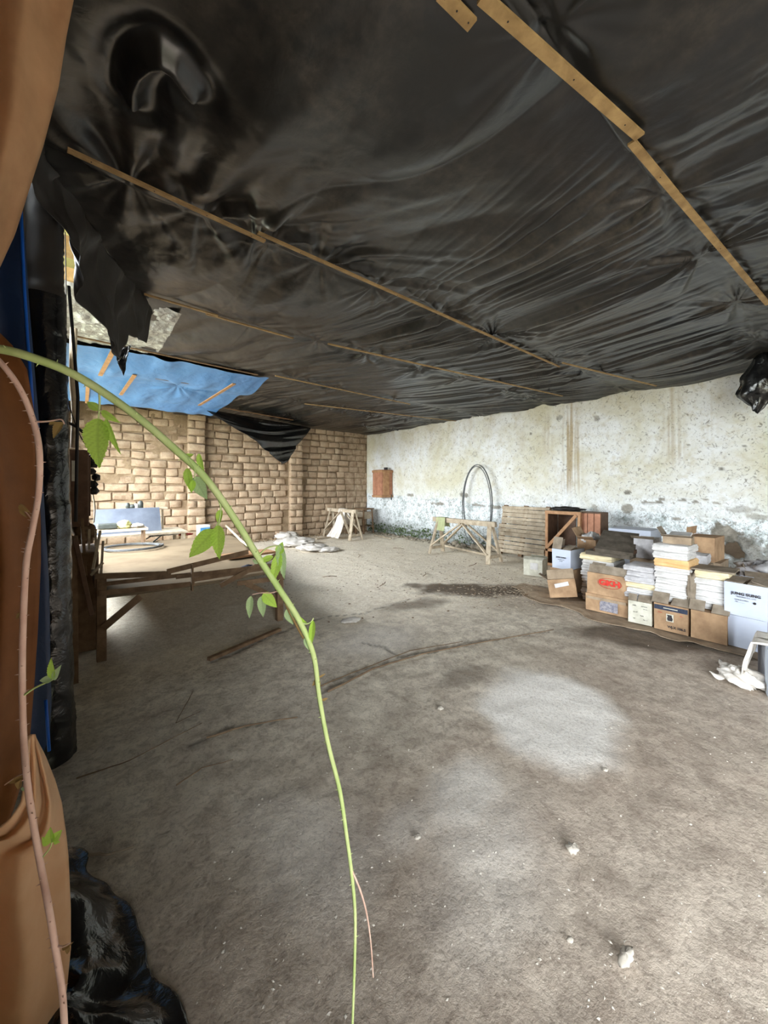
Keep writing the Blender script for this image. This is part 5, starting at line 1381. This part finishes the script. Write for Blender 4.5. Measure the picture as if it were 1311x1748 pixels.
# ================================================================== brambles in the foreground
RV, UV, FV = Vector((CT, -ST, 0)), Vector((0, 0, 1)), Vector((ST, CT, 0))
def smooth_path(P, n=8):
    out = []
    for i in range(len(P) - 1):
        p_ = P[max(i - 1, 0)]; q_ = P[i]; r_ = P[i + 1]; s_ = P[min(i + 2, len(P) - 1)]
        for k in range(n):
            t = k / n; out.append(.5 * ((2 * q_) + (r_ - p_) * t + (2 * p_ - 5 * q_ + 4 * r_ - s_) * t * t + (3 * q_ - p_ - 3 * r_ + s_) * t ** 3))
    out.append(P[-1]); return out
def leaf_mesh(L, Wd, seed=0, fold=.35, droop=.25, curl=.0):
    """blade in local x (across), y (along), z (normal)"""
    nu, nv = 11, 46; rr = random.Random(seed); P = np.zeros((nv, nu, 3))
    for i in range(nv):
        t = i / (nv - 1)
        wd = Wd * (math.sin(PI * t ** .72) ** .85 * (1 - .25 * t) + .002) * (1 + (.05 if i % 2 else -.04))
        for j in range(nu):
            s = j / (nu - 1) * 2 - 1
            x = s * wd / 2; vein = math.cos((t * 9 - abs(s) * 2.2) * 2 * PI) * .03 * L * abs(s) * (1 - .5 * abs(s))
            ang = curl * s
            z = abs(x) * fold + vein - droop * L * t * t + .01 * L * rr.uniform(-1, 1) * abs(s)
            P[i, j] = (x * math.cos(ang * .6), t * L - .02 * L * abs(s), z)
    return P
def bramble(name, label, path, mat, leaves, side=(), thorn=None, thorn_r=.004):
    """path: (x, y, Z, r)"""
    P = [at(x, y, Z) for x, y, Z, r in path]; base = P[0].copy()
    root = thing(name, label, 'bramble', base)
    sp = smooth_path(P); n = 8
    rs = []
    for i in range(len(path) - 1):
        for k in range(n): rs.append(path[i][3] + (path[i + 1][3] - path[i][3]) * k / n)
    rs.append(path[-1][3])
    MB().tube([p - base for p in sp], rs, 8).build('stem', M[mat], root)
    if thorn:
        mb = MB(); rr = random.Random(3)
        i = 0.0
        while i < len(sp) - 2:
            k = int(i); p = sp[k].lerp(sp[k + 1], i - k) - base; d = (sp[k + 1] - sp[k]).normalized(); a = rr.uniform(0, 6.28)
            u = d.cross(FV).normalized() * math.cos(a) + FV * math.sin(a); u = (u - d * u.dot(d)).normalized(); r = rs[k]; w = thorn_r * .28; L = thorn_r * rr.uniform(.7, 1.3)
            sd = d.cross(u)
            mb.add([p + u * r * .8 + d * w, p + u * r * .8 - d * w, p + u * r * .8 + sd * w, p + u * r * .8 - sd * w, p + u * (r + L) - d * w * .8], [(0, 2, 4), (2, 1, 4), (1, 3, 4), (3, 0, 4)])
            i += rr.uniform(.5, 1.5) * thorn
        o = mb.build('thorns', M[mat], root); o['kind'] = 'stuff'
    for pts, r, mt in side:
        q = smooth_path([at(x, y, Z) for x, y, Z in pts], 6); MB().tube([p - base for p in q], [r * (1 - .4 * i / len(q)) for i in range(len(q))], 6).build('petiole', M[mt], root)
    for lf in leaves:
        x0, y0, x1, y1, Z, wd, mt = lf[:7]; ex = dict(lf[7]) if len(lf) > 7 else {}
        p, q = at(x0, y0, Z), at(x1, y1, Z + ex.get('dz', 0)); L = (q - p).length; yv = (q - p).normalized(); face = (-FV + RV * ex.get('yaw', 0) + UV * ex.get('pitch', .2)).normalized()
        xv = yv.cross(face).normalized(); zv = xv.cross(yv)
        G = leaf_mesh(L, L * wd, ex.get('seed', int(x0 + y0)), ex.get('fold', .35), ex.get('droop', .12), 0)
        Q = np.zeros_like(G)
        for i in range(G.shape[0]):
            for j in range(G.shape[1]):
                v_ = p + xv * G[i, j, 0] + yv * G[i, j, 1] + zv * G[i, j, 2] - base; Q[i, j] = v_
        o = MB().grid(Q).build('leaf', M[mt], root)
        if mt != 'leaf_dry':
            nv_, nu_ = G.shape[:2]; tt = np.linspace(0, 1, nv_)[:, None]; ss = np.abs(np.linspace(-1, 1, nu_))[None, :]
            vein = np.clip(1 - np.abs(((tt * 9 - ss * 2.2 + 100) % 1) - .5) * 5, 0, 1); vein = np.maximum(vein, ss < .05)
            at_ = o.data.color_attributes.new('vein', 'FLOAT_COLOR', 'POINT'); at_.data.foreach_set('color', np.repeat(vein.ravel()[:, None], 4, 1).astype(np.float32).ravel())
        if mt == 'leaf_dry': o['label'] = 'withered brown leaf'
    return root
z = .50
bramble('bramble_stem', 'long green bramble shoot arching from the left edge across the room to the bottom', [(-90, 588, .42, .0050), (0, 596, .43, .0049), (60, 612, .44, .0049), (120, 636, .455, .0048), (180, 672, .47, .0048), (240, 716, .48, .0048), (300, 768, .49, .0047), (350, 815, .5, .0046),
        (400, 885, .51, .0045), (440, 950, .52, .0045), (475, 1003, .525, .0043), (510, 1058, .53, .0040), (535, 1118, .535, .0036), (545, 1190, .54, .0033), (560, 1270, .55, .0032), (580, 1350, .56, .0031), (592, 1430, .57, .0029), (600, 1490, .57, .0028), (606, 1560, .58, .0026), (605, 1650, .59, .0023), (600, 1790, .6, .0019)],
        'stem_green', [
        (169, 700, 146, 684, .47, .55, 'leaf', dict(yaw=.3)), (168, 716, 163, 800, .47, .56, 'leaf', dict(yaw=.1, fold=.25)), (174, 702, 203, 722, .47, .4, 'leaf', dict(yaw=-.5)), (182, 716, 202, 776, .475, .22, 'leaf', dict(fold=.9)),
        (330, 820, 326, 842, .49, .5, 'leaf', dict(yaw=.5)), (320, 800, 325, 842, .49, .4, 'leaf'), (332, 815, 352, 853, .5, .62, 'leaf_pale', dict(fold=.2)), (318, 782, 330, 775, .5, .8, 'leaf', dict(fold=.7)), (340, 775, 348, 815, .5, .28, 'leaf', dict(fold=.9)),
        (378, 870, 372, 898, .505, .45, 'leaf', dict(fold=.8)), (366, 906, 318, 954, .505, .50, 'leaf', dict(yaw=.2, fold=.15)), (374, 898, 370, 957, .50, .52, 'leaf', dict(yaw=-.2, fold=.2)),
        (466, 950, 440, 960, .52, .4, 'leaf', dict(fold=.7)), (478, 930, 484, 992, .52, .30, 'leaf_pale'), (478, 945, 462, 1000, .52, .34, 'leaf'), (476, 945, 482, 925, .52, .8, 'leaf', dict(fold=.4)), (440, 962, 430, 955, .52, .5, 'leaf_pale'),
        (450, 1013, 473, 1038, .525, .6, 'leaf', dict(yaw=.2)), (447, 1018, 448, 1056, .525, .44, 'leaf_pale'), (429, 1018, 424, 1058, .525, .34, 'leaf_pale', dict(fold=.6)),
        (535, 1060, 530, 1106, .53, .26, 'leaf', dict(fold=.8)), (506, 1052, 525, 1065, .53, .3, 'leaf', dict(fold=.8)), (520, 1090, 527, 1112, .53, .3, 'leaf_pale', dict(fold=.8)),
        (545, 1158, 532, 1172, .54, .5, 'leaf_dry'), (545, 1156, 556, 1150, .54, .3, 'leaf_dry'), (543, 1160, 546, 1174, .54, .5, 'leaf_dry'), (490, 1040, 500, 1068, .53, .5, 'leaf_pale', dict(fold=.8)), (550, 1195, 560, 1192, .54, .5, 'leaf_dry')],
        side=[([(169, 666, .468), (170, 685, .47), (169, 705, .47)], .0014, 'stem_green'), ([(169, 705, .47), (168, 716, .47)], .001, 'stem_green'), ([(170, 700, .47), (183, 716, .474)], .0009, 'stem_green'),
              ([(345, 812, .498), (330, 790, .495), (320, 782, .49)], .0011, 'stem_green'), ([(322, 784, .49), (332, 800, .49), (332, 818, .49)], .0009, 'stem_green'),
              ([(372, 850, .505), (377, 868, .505), (375, 885, .505), (368, 900, .505)], .0013, 'stem_green'), ([(375, 885, .505), (372, 902, .503)], .001, 'stem_green'),
              ([(440, 950, .52), (455, 936, .52), (476, 932, .52), (480, 945, .52)], .0012, 'stem_green'), ([(476, 1008, .525), (462, 1012, .525), (446, 1012, .525), (430, 1015, .525)], .001, 'stem_pink'),
              ([(497, 1045, .53), (518, 1064, .53), (530, 1062, .53), (535, 1055, .53)], .0013, 'stem_green'), ([(478, 1000, .527), (488, 1030, .528), (500, 1056, .53), (518, 1090, .532)], .0022, 'leaf_dry'),
              ([(600, 1484, .57), (615, 1520, .57), (626, 1560, .575), (633, 1610, .58), (637, 1668, .585)], .0017, 'stem_pink')], thorn=3.0, thorn_r=.0035)
bramble('bramble_stem', 'pinkish thorny bramble shoot hanging along the left edge of the picture', [(-60, 560, .40, .0028), (0, 618, .40, .0029), (34, 664, .41, .0029), (56, 716, .42, .0030), (67, 770, .42, .0031), (66, 840, .43, .0031), (56, 900, .43, .0031), (45, 960, .43, .0032), (40, 1050, .43, .0032), (38, 1150, .43, .0032),
        (40, 1250, .43, .0032), (46, 1330, .42, .0032), (56, 1400, .42, .0032), (70, 1480, .42, .0032), (85, 1560, .41, .0032), (98, 1640, .41, .0032), (107, 1700, .41, .0032), (112, 1800, .41, .0032)],
        'stem_pink', [(84, 724, 104, 722, .42, .35, 'leaf_dry', dict(fold=.8)), (108, 722, 87, 748, .42, .55, 'leaf_dry', dict(fold=.5)), (34, 862, 50, 875, .43, .5, 'leaf_dry', dict(fold=.7)), (34, 868, 44, 884, .43, .4, 'leaf_dry'),
        (90, 1158, 64, 1163, .43, .5, 'leaf_pale', dict(fold=.2)), (90, 1158, 84, 1124, .43, .42, 'leaf', dict(fold=.3)), (92, 1160, 102, 1136, .43, .5, 'leaf_pale', dict(fold=.4)), (35, 1046, 26, 1058, .43, .5, 'leaf_dry'),
        (40, 1325, 8, 1340, .42, .25, 'leaf_dry', dict(fold=.7)), (36, 1330, 28, 1350, .42, .7, 'leaf_dry'), (44, 1345, 34, 1348, .42, .7, 'leaf_pale'),
        (84, 1440, 70, 1430, .42, .8, 'leaf', dict(fold=.3)), (88, 1438, 84, 1414, .42, .8, 'leaf'), (92, 1434, 104, 1418, .42, .8, 'leaf'), (92, 1436, 102, 1438, .42, .8, 'leaf'), (106, 1618, 124, 1610, .41, .4, 'leaf_dry', dict(fold=.8)), (118, 1612, 112, 1632, .41, .5, 'leaf_dry')],
        side=[([(60, 720, .42), (84, 719, .42), (104, 716, .42), (110, 724, .42)], .0011, 'stem_pink'), ([(55, 888, .43), (46, 876, .43), (34, 866, .43)], .0008, 'stem_pink'), ([(42, 1186, .43), (60, 1174, .43), (90, 1160, .43)], .0012, 'stem_green'),
              ([(44, 1320, .42), (28, 1326, .42), (8, 1340, .42)], .0008, 'stem_pink'), ([(74, 1462, .42), (86, 1446, .42), (90, 1430, .42)], .0009, 'stem_green'), ([(92, 1612, .41), (106, 1616, .41), (120, 1610, .41)], .0012, 'stem_pink')], thorn=1.3, thorn_r=.003)
